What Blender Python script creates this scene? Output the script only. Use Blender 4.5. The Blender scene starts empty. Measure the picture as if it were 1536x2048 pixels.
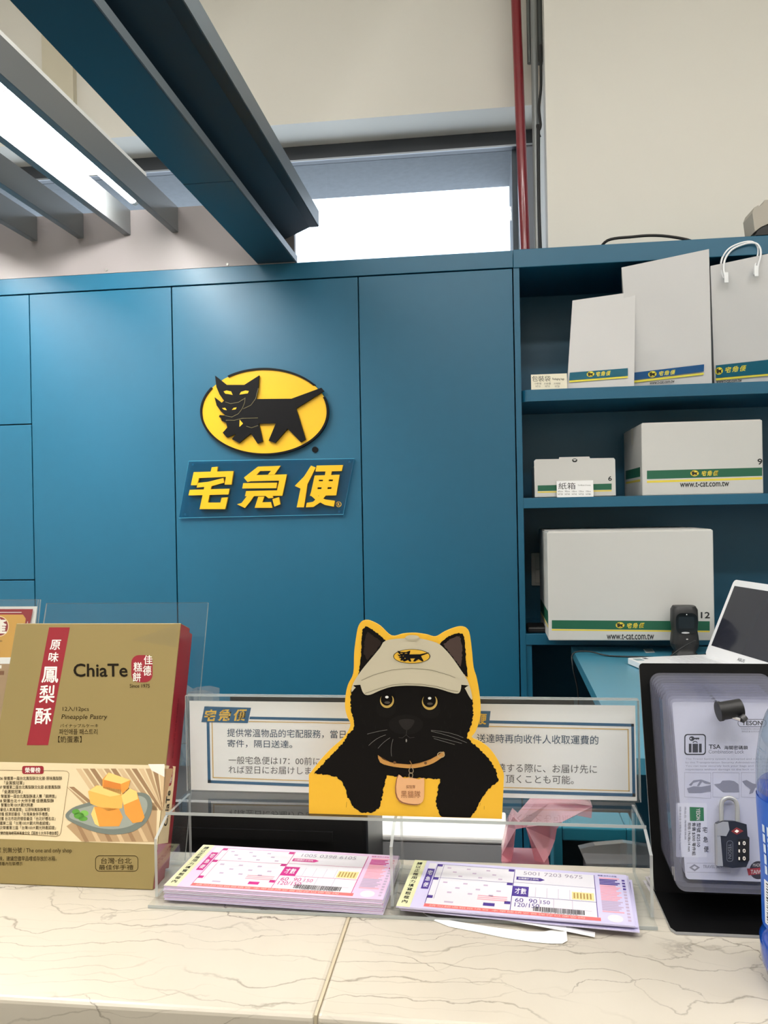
import bpy, bmesh, math, random
import numpy as np
from mathutils import Vector, Matrix
random.seed(7)
S = bpy.context.scene
COL = S.collection

# ------------------------------------------------------------------ camera
YAW, PITCH, ROLL, FPX = math.radians(7.135), math.radians(-0.138), math.radians(1.059), 1650.0
CAM = np.array([0.0, 0.0, 1.5])
def cam_axes():
    cy, sy, cp, sp = math.cos(YAW), math.sin(YAW), math.cos(PITCH), math.sin(PITCH)
    f = np.array([-sy*cp, cy*cp, sp]); r = np.array([cy, sy, 0.0]); u = np.cross(r, f)
    c, s = math.cos(ROLL), math.sin(ROLL)
    return c*r - s*u, s*r + c*u, f
AX = cam_axes()
cd = bpy.data.cameras.new('camera'); co = bpy.data.objects.new('camera', cd); COL.objects.link(co)
cd.sensor_fit = 'HORIZONTAL'; cd.sensor_width = 36; cd.lens = 36*FPX/1536; cd.clip_start = 0.02
m = Matrix.Identity(4)
for i, a in enumerate((AX[0], AX[1], -AX[2])):
    for j in range(3): m[j][i] = a[j]
for j in range(3): m[j][3] = CAM[j]
co.matrix_world = m; S.camera = co

# ------------------------------------------------------------------ world, exposure
S.view_settings.view_transform = 'Standard'; S.view_settings.look = 'None'
S.view_settings.exposure = 0.0; S.view_settings.gamma = 1.0; S.view_settings.use_curve_mapping = False
w = bpy.data.worlds.new('daylight'); S.world = w; w.use_nodes = True
bg = w.node_tree.nodes['Background']; bg.inputs[0].default_value = (0.80, 0.88, 1.0, 1); bg.inputs[1].default_value = 3.2
S.cycles.max_bounces = 10; S.cycles.transparent_max_bounces = 40; S.cycles.glossy_bounces = 4
S.cycles.transmission_bounces = 8; S.cycles.caustics_reflective = False; S.cycles.caustics_refractive = False
S.cycles.sample_clamp_indirect = 6

L_CEIL, L_TUBE, L_TUBE2 = 25.0, 190.0, 34.0        # radiance of the ceiling panels and of the bare tube

# ------------------------------------------------------------------ measuring helpers
def ray(x, y):
    return AX[0]*(x-768)/FPX - AX[1]*(y-1024)/FPX + AX[2]
def on(ax, val, x, y):
    d = ray(x, y); k = 'XYZ'.index(ax); t = (val-CAM[k])/d[k]
    return Vector(CAM + t*d)
def crop(ox, oy, sc):
    return lambda pts: [(ox+x/sc, oy+y/sc) for x, y in pts]

# ------------------------------------------------------------------ materials
def lin(c):
    c = c/255.0
    return c/12.92 if c <= 0.04045 else ((c+0.055)/1.055)**2.4
MC = {}
def col(r, g, b, rough=0.6, spec=0.5, metal=0.0, grain=0.0, gscale=60.0, bump=0.0, coat=0.0):
    key = (r, g, b, rough, spec, metal, grain, gscale, bump, coat)
    if key in MC: return MC[key]
    mt = bpy.data.materials.new('paint'); mt.use_nodes = True; nt = mt.node_tree
    p = nt.nodes['Principled BSDF']; c = (lin(r), lin(g), lin(b), 1)
    p.inputs['Base Color'].default_value = c; p.inputs['Roughness'].default_value = rough
    p.inputs['Specular IOR Level'].default_value = spec; p.inputs['Metallic'].default_value = metal
    p.inputs['Coat Weight'].default_value = coat; p.inputs['Coat Roughness'].default_value = 0.08
    if grain or bump:
        tc = nt.nodes.new('ShaderNodeTexCoord'); n = nt.nodes.new('ShaderNodeTexNoise')
        n.inputs['Scale'].default_value = gscale; n.inputs['Detail'].default_value = 5
        nt.links.new(tc.outputs['Object'], n.inputs['Vector'])
        if grain:
            mx = nt.nodes.new('ShaderNodeMix'); mx.data_type = 'RGBA'
            mx.inputs[6].default_value = tuple(v*(1-grain) for v in c[:3])+(1,)
            mx.inputs[7].default_value = tuple(min(1, v*(1+grain)) for v in c[:3])+(1,)
            nt.links.new(n.outputs['Fac'], mx.inputs[0]); nt.links.new(mx.outputs[2], p.inputs['Base Color'])
        if bump:
            b_ = nt.nodes.new('ShaderNodeBump'); b_.inputs['Strength'].default_value = bump; b_.inputs['Distance'].default_value = 0.002
            nt.links.new(n.outputs['Fac'], b_.inputs['Height']); nt.links.new(b_.outputs['Normal'], p.inputs['Normal'])
    MC[key] = mt
    return mt
def emit(r, g, b, s):
    mt = bpy.data.materials.new('lamp_light'); mt.use_nodes = True; nt = mt.node_tree
    nt.nodes.remove(nt.nodes['Principled BSDF']); e = nt.nodes.new('ShaderNodeEmission')
    e.inputs[0].default_value = (lin(r), lin(g), lin(b), 1); e.inputs[1].default_value = s
    nt.links.new(e.outputs[0], nt.nodes['Material Output'].inputs[0]); return mt
def clear(r, g, b, ior=1.45, haze=0.0, rough=0.02, hz=(225, 228, 228)):
    """clear sheet: light passes straight, fresnel reflection on top, a little milky scatter"""
    mt = bpy.data.materials.new('clear_plastic'); mt.use_nodes = True; nt = mt.node_tree
    nt.nodes.remove(nt.nodes['Principled BSDF']); out = nt.nodes['Material Output']
    t = nt.nodes.new('ShaderNodeBsdfTransparent'); t.inputs[0].default_value = (lin(r), lin(g), lin(b), 1)
    d = nt.nodes.new('ShaderNodeBsdfDiffuse'); d.inputs[0].default_value = (lin(hz[0]), lin(hz[1]), lin(hz[2]), 1)
    g_ = nt.nodes.new('ShaderNodeBsdfGlossy'); g_.inputs['Roughness'].default_value = rough
    f = nt.nodes.new('ShaderNodeFresnel'); f.inputs['IOR'].default_value = ior
    m1 = nt.nodes.new('ShaderNodeMixShader'); m1.inputs[0].default_value = haze
    nt.links.new(t.outputs[0], m1.inputs[1]); nt.links.new(d.outputs[0], m1.inputs[2])
    m2 = nt.nodes.new('ShaderNodeMixShader'); ge = nt.nodes.new('ShaderNodeNewGeometry'); iv = nt.nodes.new('ShaderNodeMath'); iv.operation = 'SUBTRACT'; iv.inputs[0].default_value = 1
    nt.links.new(ge.outputs['Backfacing'], iv.inputs[1]); fm = nt.nodes.new('ShaderNodeMath'); fm.operation = 'MULTIPLY'
    nt.links.new(f.outputs[0], fm.inputs[0]); nt.links.new(iv.outputs[0], fm.inputs[1]); nt.links.new(fm.outputs[0], m2.inputs[0])
    nt.links.new(m1.outputs[0], m2.inputs[1]); nt.links.new(g_.outputs[0], m2.inputs[2])
    nt.links.new(m2.outputs[0], out.inputs[0]); return mt

def marble():
    mt = bpy.data.materials.new('cream_marble'); mt.use_nodes = True; nt = mt.node_tree; N = nt.nodes.new; LK = nt.links.new
    p = nt.nodes['Principled BSDF']; p.inputs['Roughness'].default_value = 0.3; p.inputs['Specular IOR Level'].default_value = 0.4
    tc = N('ShaderNodeTexCoord')
    sp = N('ShaderNodeSeparateXYZ'); LK(tc.outputs['Object'], sp.inputs[0])
    def M2(op, a_, b_):
        m_ = N('ShaderNodeMath'); m_.operation = op
        for i_, q in enumerate((a_, b_)):
            if isinstance(q, (int, float)): m_.inputs[i_].default_value = q
            elif q is not None: LK(q, m_.inputs[i_])
        return m_.outputs[0]
    def noise(scale, detail, seed, sx=1.0):
        mp = N('ShaderNodeMapping'); mp.inputs['Scale'].default_value = (sx, 1, 1); mp.inputs['Location'].default_value = (seed, seed*.7, seed*.3); LK(tc.outputs['Object'], mp.inputs[0])
        n = N('ShaderNodeTexNoise'); n.inputs['Scale'].default_value = scale; n.inputs['Detail'].default_value = detail; LK(mp.outputs[0], n.inputs['Vector']); return n.outputs['Fac']
    def vein(freq, slope, amp, width, seed, lo, hi):
        """thin wandering lines that run along the counter, fading in and out"""
        yz = M2('ADD', sp.outputs[1], sp.outputs[2]); v = M2('ADD', M2('MULTIPLY', yz, freq), M2('MULTIPLY', sp.outputs[0], slope))
        v = M2('ADD', v, M2('MULTIPLY', noise(7, 2, seed, .8), amp)); v = M2('ADD', v, M2('MULTIPLY', noise(55, 4, seed+5, .8), .55))
        d = M2('ABSOLUTE', M2('SUBTRACT', M2('FRACT', v, None), 0.5), None)
        wd_ = M2('MULTIPLY', noise(24, 3, seed+9), width*2)
        line = M2('MAXIMUM', M2('SUBTRACT', 1.0, M2('DIVIDE', d, wd_)), 0.0)
        r2 = N('ShaderNodeMapRange'); r2.inputs[1].default_value = lo; r2.inputs[2].default_value = hi; LK(noise(9, 4, seed+2, .5), r2.inputs[0])
        return M2('MULTIPLY', line, r2.outputs[0])
    base = N('ShaderNodeMix'); base.data_type = 'RGBA'
    base.inputs[6].default_value = (lin(205), lin(198), lin(184), 1); base.inputs[7].default_value = (lin(188), lin(180), lin(165), 1)
    n0 = N('ShaderNodeTexNoise'); n0.inputs['Scale'].default_value = 9; n0.inputs['Detail'].default_value = 6
    LK(tc.outputs['Object'], n0.inputs['Vector']); LK(n0.outputs['Fac'], base.inputs[0]); cur = base.outputs[2]
    for (fq, sl, am, wd, sd, lo, hi, c, k) in ((30, 1.2, 5, .045, 3.1, .38, .58, (120, 112, 98), 0.75), (44, -2.0, 6, .05, 11.7, .42, .62, (134, 126, 110), 0.6), (19, .6, 4, .022, 23.0, .46, .62, (80, 68, 54), 0.9)):
        v = vein(fq, sl, am, wd, sd, lo, hi)
        kk = N('ShaderNodeMath'); kk.operation = 'MULTIPLY'; kk.inputs[1].default_value = k; LK(v, kk.inputs[0])
        mx = N('ShaderNodeMix'); mx.data_type = 'RGBA'; mx.inputs[7].default_value = (lin(c[0]), lin(c[1]), lin(c[2]), 1)
        LK(kk.outputs[0], mx.inputs[0]); LK(cur, mx.inputs[6]); cur = mx.outputs[2]
    LK(cur, p.inputs['Base Color']); return mt

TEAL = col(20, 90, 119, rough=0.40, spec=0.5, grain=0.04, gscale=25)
CREAM = col(233, 230, 221, rough=0.8, grain=0.015, gscale=4, bump=0.05)
GREYFIN = col(112, 115, 117, rough=0.35, spec=0.5)
WHITE = col(235, 235, 232, rough=0.6)
CARTON = col(200, 199, 195, rough=0.65, grain=0.01, gscale=30)
BLACK = col(14, 14, 15, rough=0.5)
ACRYL = clear(253, 254, 254, 1.49, 0.010)
ACEDGE = clear(190, 200, 198, 1.49, 0.45)
MARBLE = marble()

# ------------------------------------------------------------------ mesh builder
ORG = {}
class MB:
    def __init__(s): s.v = []; s.f = []; s.mi = []; s.mats = []; s.sm = []
    def add(s, vs, fs, mat, smooth=False):
        o = len(s.v); s.v += [Vector(v) for v in vs]
        if mat not in s.mats: s.mats.append(mat)
        k = s.mats.index(mat)
        for f in fs: s.f.append([o+i for i in f]); s.mi.append(k); s.sm.append(smooth)
        return s
    def bm(s, b, mat, M=None, smooth=False):
        b.verts.index_update(); vs = [(M @ v.co) if M else v.co.copy() for v in b.verts]
        s.add(vs, [[v.index for v in f.verts] for f in b.faces], mat, smooth); b.free(); return s
    def box(s, x0, x1, y0, y1, z0, z1, mat, bev=0.0, M=None, seg=2):
        b = bmesh.new(); bmesh.ops.create_cube(b, size=1)
        for v in b.verts: v.co = Vector(((x0+x1)/2+v.co.x*(x1-x0), (y0+y1)/2+v.co.y*(y1-y0), (z0+z1)/2+v.co.z*(z1-z0)))
        if bev: bmesh.ops.bevel(b, geom=b.edges[:], offset=bev, segments=seg, affect='EDGES', profile=0.5)
        return s.bm(b, mat, M)
    def cyl(s, p0, p1, r, mat, n=20, r1=None, caps=True):
        p0, p1 = Vector(p0), Vector(p1); d = (p1-p0).normalized(); a = d.orthogonal().normalized(); b = d.cross(a); r1 = r if r1 is None else r1
        vs = []
        for p, rr in ((p0, r), (p1, r1)):
            for i in range(n):
                t = 2*math.pi*i/n; vs.append(p+a*math.cos(t)*rr+b*math.sin(t)*rr)
        s.add(vs, [[i, (i+1) % n, n+(i+1) % n, n+i] for i in range(n)], mat, True)
        if caps: s.add(vs, [list(range(n))[::-1], list(range(n, 2*n))], mat)
        return s
    def tube(s, pts, r, mat, n=8, sub=6):
        P = [Vector(p) for p in pts]; Q = []
        for i in range(len(P)-1):
            a, b, c, d = P[max(i-1, 0)], P[i], P[i+1], P[min(i+2, len(P)-1)]
            for k in range(sub):
                t = k/sub; Q.append(0.5*((2*b)+(c-a)*t+(2*a-5*b+4*c-d)*t*t+(3*b-a-3*c+d)*t**3))
        Q.append(P[-1]); vs = []; up = None
        for i, q in enumerate(Q):
            d = (Q[min(i+1, len(Q)-1)]-Q[max(i-1, 0)]).normalized()
            up = d.orthogonal() if up is None else up-d*up.dot(d); up.normalize(); sd = d.cross(up)
            vs += [q+up*math.cos(2*math.pi*k/n)*r+sd*math.sin(2*math.pi*k/n)*r for k in range(n)]
        fs = [[i*n+k, i*n+(k+1) % n, (i+1)*n+(k+1) % n, (i+1)*n+k] for i in range(len(Q)-1) for k in range(n)]
        s.add(vs, fs, mat, True); s.add(vs, [list(range(n))[::-1], [len(vs)-n+k for k in range(n)]], mat); return s
    def lathe(s, prof, c, mat, n=40):
        vs = [Vector((c[0]+r*math.cos(2*math.pi*i/n), c[1]+r*math.sin(2*math.pi*i/n), z)) for r, z in prof for i in range(n)]
        fs = [[j*n+i, j*n+(i+1) % n, (j+1)*n+(i+1) % n, (j+1)*n+i] for j in range(len(prof)-1) for i in range(n)]
        s.add(vs, fs, mat, True); return s
    def prism(s, poly, vec, mat, side=None, smooth=False):
        n = len(poly); P = [Vector(p) for p in poly]; vec = Vector(vec)
        nn = Vector((0, 0, 0))
        for i in range(n): nn += P[i].cross(P[(i+1) % n])
        if nn.dot(vec) > 0: P.reverse()
        vs = P+[p+vec for p in P]
        s.add(vs, [list(range(n)), list(range(n, 2*n))[::-1]], mat)
        s.add(vs, [[i, n+i, n+(i+1) % n, (i+1) % n] for i in range(n)], side or mat, smooth); return s
    def build(s, name, parent=None, origin=None, label=None):
        o_ = ORG[parent.name] if parent is not None else Vector(origin if origin is not None else (0, 0, 0))
        me = bpy.data.meshes.new(name); me.from_pydata([v-o_ for v in s.v], [], s.f)
        for mt in s.mats: me.materials.append(mt)
        me.polygons.foreach_set('material_index', s.mi); me.polygons.foreach_set('use_smooth', s.sm); me.update()
        ob = bpy.data.objects.new(name, me); COL.objects.link(ob)
        if parent is not None: ob.parent = parent
        else: ob.location = o_
        ORG[ob.name] = o_
        if label: ob['label'] = label
        return ob
def tag(o, label, cat, group=None, kind=None):
    o['label'] = label; o['category'] = cat
    if group: o['group'] = group
    if kind: o['kind'] = kind
    return o
def thing(name, label, cat, loc, group=None):
    o = bpy.data.objects.new(name, None); COL.objects.link(o); o.location = loc; o.empty_display_size = 0.05
    ORG[o.name] = Vector(loc); return tag(o, label, cat, group)
def struct(o, label=None, cat=None):
    o['kind'] = 'structure'
    if label: o['label'] = label
    if cat: o['category'] = cat
    return o
def rrect(x0, y0, x1, y1, r, n=5):
    out = []
    for cx, cy, a0 in ((x1-r, y0+r, -90), (x1-r, y1-r, 0), (x0+r, y1-r, 90), (x0+r, y0+r, 180)):
        for i in range(n+1):
            a = math.radians(a0+90*i/n); out.append((cx+r*math.cos(a), cy+r*math.sin(a)))
    return out
def ell(cx, cy, rx, ry, n=40, a0=0, a1=360):
    k = n if a1-a0 == 360 else n+1
    return [(cx+rx*math.cos(math.radians(a0+(a1-a0)*i/n)), cy+ry*math.sin(math.radians(a0+(a1-a0)*i/n))) for i in range(k)]

# ------------------------------------------------------------------ text
TC = {}
def text_mesh(t, bold):
    key = (t, bold)
    if key in TC: return TC[key]
    cu = bpy.data.curves.new('t', 'FONT'); cu.body = t; cu.size = 1; cu.resolution_u = 3; cu.offset = bold
    ob = bpy.data.objects.new('t', cu); COL.objects.link(ob)
    dg = bpy.context.evaluated_depsgraph_get(); me = ob.evaluated_get(dg).to_mesh()
    vs = [(v.co.x, v.co.y) for v in me.vertices]; fs = [list(p.vertices) for p in me.polygons]
    ob.evaluated_get(dg).to_mesh_clear(); bpy.data.objects.remove(ob); bpy.data.curves.remove(cu)
    xs = [v[0] for v in vs] or [0, 1]; ys = [v[1] for v in vs] or [0, 1]
    TC[key] = (vs, fs, (min(xs), min(ys), max(xs), max(ys))); return TC[key]

class Face:
    """a flat printed surface: origin, right, up; polygons given in photo pixels are measured on that plane"""
    def __init__(s, o, u, v, step=0.00025):
        s.o = Vector(o); s.u = Vector(u).normalized(); v = Vector(v); s.v = (v-s.u*v.dot(s.u)).normalized(); s.n = s.u.cross(s.v); s.step = step
    def at(s, p):
        d = Vector(ray(*p)); c = Vector(CAM); t = (s.o-c).dot(s.n)/d.dot(s.n); return c+d*t
    def uv(s, p):
        q = s.at(p)-s.o; return (q.dot(s.u), q.dot(s.v))
    def w(s, uv, h=0.0): return s.o+s.u*uv[0]+s.v*uv[1]+s.n*h
    def poly(s, mb, uvs, mat, layer=1, h=None):
        A = sum(uvs[i][0]*uvs[(i+1) % len(uvs)][1]-uvs[(i+1) % len(uvs)][0]*uvs[i][1] for i in range(len(uvs)))
        if A < 0: uvs = uvs[::-1]
        mb.add([s.w(p, s.step*layer if h is None else h) for p in uvs], [list(range(len(uvs)))], mat)
    def px(s, mb, pts, mat, layer=1): s.poly(mb, [s.uv(p) for p in pts], mat, layer)
    def strip(s, mb, uvs, wd, mat, layer=1, closed=False):
        n = len(uvs); P = [Vector((a, b)) for a, b in uvs]
        L, R = [], []
        for i in range(n):
            a = P[(i-1) % n] if (closed or i > 0) else P[i]; b = P[(i+1) % n] if (closed or i < n-1) else P[i]
            d = (b-a); d = d.normalized() if d.length > 1e-9 else Vector((1, 0)); q = Vector((-d.y, d.x))*wd/2
            L.append(P[i]+q); R.append(P[i]-q)
        vs = [s.w(p, s.step*layer) for p in L+R]
        mb.add(vs, [[i, n+i, n+(i+1) % n, (i+1) % n] for i in range(n if closed else n-1)], mat)
    def pstrip(s, mb, pts, wpx, mat, layer=1, closed=False):
        k = (s.at(pts[0])-Vector(CAM)).length/FPX
        s.strip(mb, [s.uv(p) for p in pts], wpx*k, mat, layer, closed)
    def text3(s, mb, t, a, b, c, mat, layer=2, bold=0.0, ex=0.0):
        """a = lower left, b = lower right, c = upper left, in plane coordinates"""
        vs, fs, bb = text_mesh(t, 0.0); W, H = max(bb[2]-bb[0], 1e-6), max(bb[3]-bb[1], 1e-6)
        a, b, c = Vector(a), Vector(b), Vector(c); out = []
        k = bold*.8
        for j, (ox, oy) in enumerate(((0, 0),) if not bold else ((-k, 0), (k, 0), (0, k), (0, -k))):
            out = []
            for x, y in vs:
                q = a+(b-a)*((x+ox-bb[0])/W)+(c-a)*((y+oy-bb[1])/H); out.append(s.w(q, s.step*(layer+.03*j)))
            mb.add(out, fs, mat)
    def text(s, mb, t, x0, y0, x1, y1, mat, layer=2, bold=0.0, slope=0.0, shear=0.0):
        """pixel box; slope = rise in px of the baseline end, shear = px the top is pushed right"""
        s.text3(mb, t, s.uv((x0, y1)), s.uv((x1, y1+slope)), s.uv((x0+shear, y0)), mat, layer, bold)
def hold(fn, *a): return fn(*a)

# the two-cats emblem, drawn in the sign's own pixels (crop of the sign, 3.84 px each)
CAT_BODY = [(362,205),(450,275),(585,275),(698,203),(692,290),(674,383),(945,380),(1172,297),(1192,322),(980,455),(1052,690),(1015,712),(915,608),(820,718),(770,700),(825,568),(695,570),(725,705),(685,722),(635,645),(545,718),(490,688),(522,648),(452,676),(420,640),(455,600),(447,565),(412,548),(408,528),(392,520),(396,505),(440,508),(408,478),(374,432),(358,370),(412,412),(430,395),(396,348),(372,290)]
EYES = [[(428,325),(450,318),(485,325),(497,352),(470,346),(440,342)],[(548,350),(560,328),(595,318),(620,322),(612,340),(580,345)],[(415,452),(440,450),(452,468),(430,464)],[(490,466),(505,450),(527,447),(520,462)],[(550,540),(576,570),(548,596)]]
LINES = [[(592,372),(588,410),(570,455),(540,495),(490,520),(440,510)],[(692,300),(672,380),(635,430),(577,458)],[(440,405),(480,418),(540,408),(592,376)],[(445,545),(510,545),(570,530),(690,527)],[(600,590),(640,602),(690,585)]]
EB, ECX, ECY, ERX, ERY = (243,143,1225,812), 734, 477, 491, 334
def emblem(F, mb, a, b, c, layer, black, yellow, border=True, detail=True):
    """flat emblem with its box spanned by lower left a, lower right b, upper left c"""
    a, b, c = Vector(a), Vector(b), Vector(c)
    def T(pts): return [tuple(a+(b-a)*((x-EB[0])/(EB[2]-EB[0]))+(c-a)*((EB[3]-y)/(EB[3]-EB[1]))) for x, y in pts]
    if border: F.poly(mb, T(ell(ECX, ECY, ERX, ERY)), black, layer)
    F.poly(mb, T(ell(ECX, ECY, ERX-20, ERY-20)), yellow, layer+1)
    F.poly(mb, T(CAT_BODY), black, layer+2)
    if detail:
        for e in EYES: F.poly(mb, T(e), yellow, layer+3)
def pemblem(F, mb, x0, y0, x1, y1, layer, black, yellow, slope=0.0, **k):
    emblem(F, mb, F.uv((x0, y1)), F.uv((x1, y1+slope)), F.uv((x0, y0)), layer, black, yellow, **k)

# the three characters of the sign, strokes in sign pixels
K5 = crop(340, 700, 3.84)
ZHAI = [[(337,903),(383,898),(376,940),(328,942)],[(200,940),(503,932),(487,1035),(435,1035),(446,976),(240,985),(225,1040),(178,1040)],[(232,1022),(310,1014),(425,985),(432,1020),(338,1046),(222,1058)],[(170,1075),(473,1066),(465,1110),(160,1118)],[(285,1035),(338,1032),(308,1172),(403,1172),(413,1135),(460,1132),(440,1222),(245,1222)]]
JI = [[(690,898),(735,897),(640,1006),(610,1016),(582,982)],[(690,898),(862,892),(815,958),(765,958),(790,930),(700,932)],[(652,963),(910,957),(900,1003),(618,1010)],[(578,1024),(835,1020),(830,1062),(570,1065)],[(862,958),(910,957),(875,1119),(826,1120)],[(600,1084),(880,1078),(873,1120),(590,1124)],[(604,1124),(660,1121),(630,1165),(590,1214),(530,1185),(565,1175)],[(692,1128),(738,1127),(722,1170),(788,1168),(800,1212),(665,1212)],[(745,1118),(800,1116),(806,1136),(770,1140)],[(800,1146),(850,1130),(860,1185),(815,1203)]]
BIAN = [[(1094,890),(1130,905),(1070,1025),(1015,1066),(970,1045),(1040,975)],[(1020,1036),(1068,1020),(1040,1208),(985,1208)],[(1137,890),(1337,886),(1328,932),(1128,936)],[(1205,934),(1252,932),(1246,966),(1199,967)],[(1122,966),(1312,960),(1306,995),(1114,999)],[(1112,1010),(1304,1008),(1296,1054),(1103,1056)],[(1101,1070),(1294,1068),(1286,1117),(1085,1121)],[(1122,966),(1160,965),(1134,1120),(1088,1121)],[(1192,965),(1236,963),(1210,1118),(1164,1119)],[(1268,962),(1312,960),(1286,1117),(1240,1118)],[(1164,1112),(1212,1110),(1168,1168),(1112,1206),(1055,1208),(1062,1174),(1110,1166)],[(1090,1116),(1140,1116),(1200,1148),(1276,1158),(1268,1203),(1200,1190),(1130,1152)]]
BRAND_BOX = (160, 886, 1337, 1222)
def brand(F, mb, a, b, c, layer, mat):
    a, b, c = Vector(a), Vector(b), Vector(c); x0, y0, x1, y1 = BRAND_BOX
    for ch in (ZHAI, JI, BIAN):
        for st in ch: F.poly(mb, [tuple(a+(b-a)*((x-x0)/(x1-x0))+(c-a)*((y1-y)/(y1-y0))) for x, y in st], mat, layer)
def pbrand(F, mb, x0, y0, x1, y1, layer, mat, slope=0.0):
    brand(F, mb, F.uv((x0, y1)), F.uv((x1, y1+slope)), F.uv((x0, y0)), layer, mat)

# ================================================================== THE SETTING
XW0, XW1, YW0, YW1, ZC = -3.2, 3.0, -3.0, 3.25, 3.9
struct(MB().box(XW0-.1, XW1+.1, YW0-.1, 4.0, -.1, 0, col(120, 118, 112, rough=0.35, grain=.05)).build('floor'))
struct(MB().box(XW0-.1, XW1+.1, YW0-.1, 3.5, ZC, ZC+.1, col(228, 226, 220, rough=0.9)).build('ceiling'))
struct(MB().box(XW0-.1, XW0, YW0, 3.48, 0, ZC, CREAM).build('wall_left'))
struct(MB().box(XW0-.1, XW1+.1, YW0-.1, YW0, 0, ZC, CREAM).build('wall_front'))
struct(MB().box(XW1, XW1+.1, YW0, 3.48, 0, ZC, CREAM).build('wall_side'))
REV = col(128, 131, 134, rough=0.95, grain=.12, gscale=40, bump=.6)
WZ0, WZ1, WX0, WX1 = 2.10, 3.058, -2.6, 0.235
wb = MB()
wb.box(XW0, WX1, 3.25, 3.48, WZ1, ZC, CREAM)                      # lintel wall over the window niche
wb.box(XW0, WX1, 3.25, 3.48, 0, WZ0, CREAM)
wb.box(XW0, WX0, 3.25, 3.48, WZ0, WZ1, CREAM)
struct(wb.build('wall_back'))
struct(MB().box(WX1, XW1, 3.02, 3.50, 0, ZC, CREAM).build('wall_right'))
# outer concrete reveal of the window
rv = MB()
rv.box(WX0-.2, 0.50, 3.50, 3.885, 2.994, 3.3, REV); rv.box(0.128, 0.50, 3.50, 3.885, WZ0-.2, 2.994, REV)
rv.box(WX0-.2, WX0, 3.50, 3.885, WZ0-.2, 2.994, REV); rv.box(WX0, .128, 3.50, 3.885, WZ0-.2, WZ0, REV)
struct(rv.build('trim_window_reveal'))
# window
wf = thing('window_1', 'wide high window with dark metal frame above the teal cabinet', 'window', (-1.0, 3.45, WZ0)); wf['kind'] = 'structure'
DKFR = col(58, 62, 68, rough=0.45)
f = MB(); f.box(WX0, WX1, 3.452, 3.50, 2.994, WZ1, DKFR, .004); f.box(WX0, WX1, 3.452, 3.50, WZ0, WZ0+.05, DKFR)
f.box(WX0, WX0+.05, 3.455, 3.498, WZ0, 3.0, DKFR); f.box(0.150, WX1, 3.455, 3.498, WZ0, 3.0, col(150, 156, 166, rough=.5))
f.box(WX0, WX1, 3.448, 3.452, 2.990, 2.998, col(160, 165, 170, rough=.3, metal=.6))
f.build('window_frame', wf)
MB().box(WX0+.05, 0.150, 3.472, 3.478, WZ0+.05, 2.996, clear(246, 250, 252, 1.45)).build('pane', wf)
for i, (a, b, d) in enumerate(((-1.80, -1.67, .02), (-1.69, -1.66, .03))):
    struct(MB().box(a, b, 3.25-d, 3.2505, WZ1+.002, ZC, col(214, 207, 186, rough=.8)).build('trim_%d' % (i+1)))
# grey-white board above the cabinet that carries the fins
bd = MB(); bd.box(-3.0, -.600, 2.5995, 2.6195, 2.3005, 2.503, col(138, 132, 133, rough=.5))
vb = bd.build('valance_board', origin=(-1.8, 2.59, 2.302)); tag(vb, 'pale grey valance board on the cabinet top behind the grey fins', 'board')
for x, y in ((213, 540), (455, 529)):
    p = on('Y', 2.5995, x, y); sc = MB(); sc.cyl(p, p+Vector((0, -.003, 0)), .004, col(170, 168, 165, metal=.6, rough=.3), 12); sc.build('screw', vb)

# ================================================================== TEAL CABINET WALL
cab = thing('wall_cabinet', 'tall teal panelled cabinet with flush doors behind the yellow emblem', 'cabinet', (-1.4, 2.8, 0))
XS = [-2.55, -1.511, -1.014, -.395, .092]
c_ = MB(); c_.box(XS[0], XS[4], 2.625, 3.0, 0, 2.30, col(12, 40, 54, rough=.7)); c_.build('body', cab)
h = MB(); h.box(XS[0], XS[4]+.001, 2.60, 3.0, 2.2475, 2.300, TEAL, .001); h.build('header', cab)
G = .0018
def panel(x0, x1, z0, z1): MB().box(x0+G, x1-G, 2.60, 2.622, z0+G, z1-G, TEAL, .0012).build('door', cab)
panel(XS[0], XS[1], 1.81, 2.245); panel(XS[0], XS[1], 1.287, 1.81); panel(XS[0], XS[1], .745, 1.287); panel(XS[0], XS[1], .06, .745)
for a, b in ((1, 2), (2, 3), (3, 4)): panel(XS[a], XS[b], .745, 2.245); panel(XS[a], XS[b], .06, .745)

shf = thing('shelf_unit', 'teal open shelving built beside the cabinet, holding boxes and bags', 'shelf unit', (.7, 2.8, 0))
XR = 1.45
MB().box(.094, .112, 2.602, 2.98, .0, 2.245, TEAL).build('side_panel', shf)
MB().box(XR, XR+.03, 2.602, 2.98, .0, 2.245, TEAL).build('side_panel', shf)
MB().box(.094, XR+.03, 2.97, 3.0, 0, 2.245, TEAL).build('back_panel', shf)
hd = MB(); hd.box(.094, XR+.03, 2.598, 3.0, 2.245, 2.302, TEAL, .002); hd.build('header', shf)
sh = MB(); r = .03       # top shelf with a rounded left front corner
pl = [(.1125, 2.969), (.1125, 2.60+r)]+[(.1125+r-r*math.cos(math.radians(t)), 2.60+r-r*math.sin(math.radians(t))) for t in range(10, 91, 10)]+[(XR-.001, 2.60), (XR-.001, 2.969)]
sh.prism([(x, y, 1.829) for x, y in pl], (0, 0, .036), TEAL); sh.build('shelf', shf)
MB().box(.1125, XR-.001, 2.601, 2.969, 1.497, 1.529, TEAL, .001).build('shelf', shf)
MB().box(.1125, XR-.001, 2.601, 2.969, 1.072, 1.106, TEAL, .001).build('shelf', shf)
MB().box(.1125, .130, 2.606, 2.969, 0, 1.072, TEAL).build('divider', shf)

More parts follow.
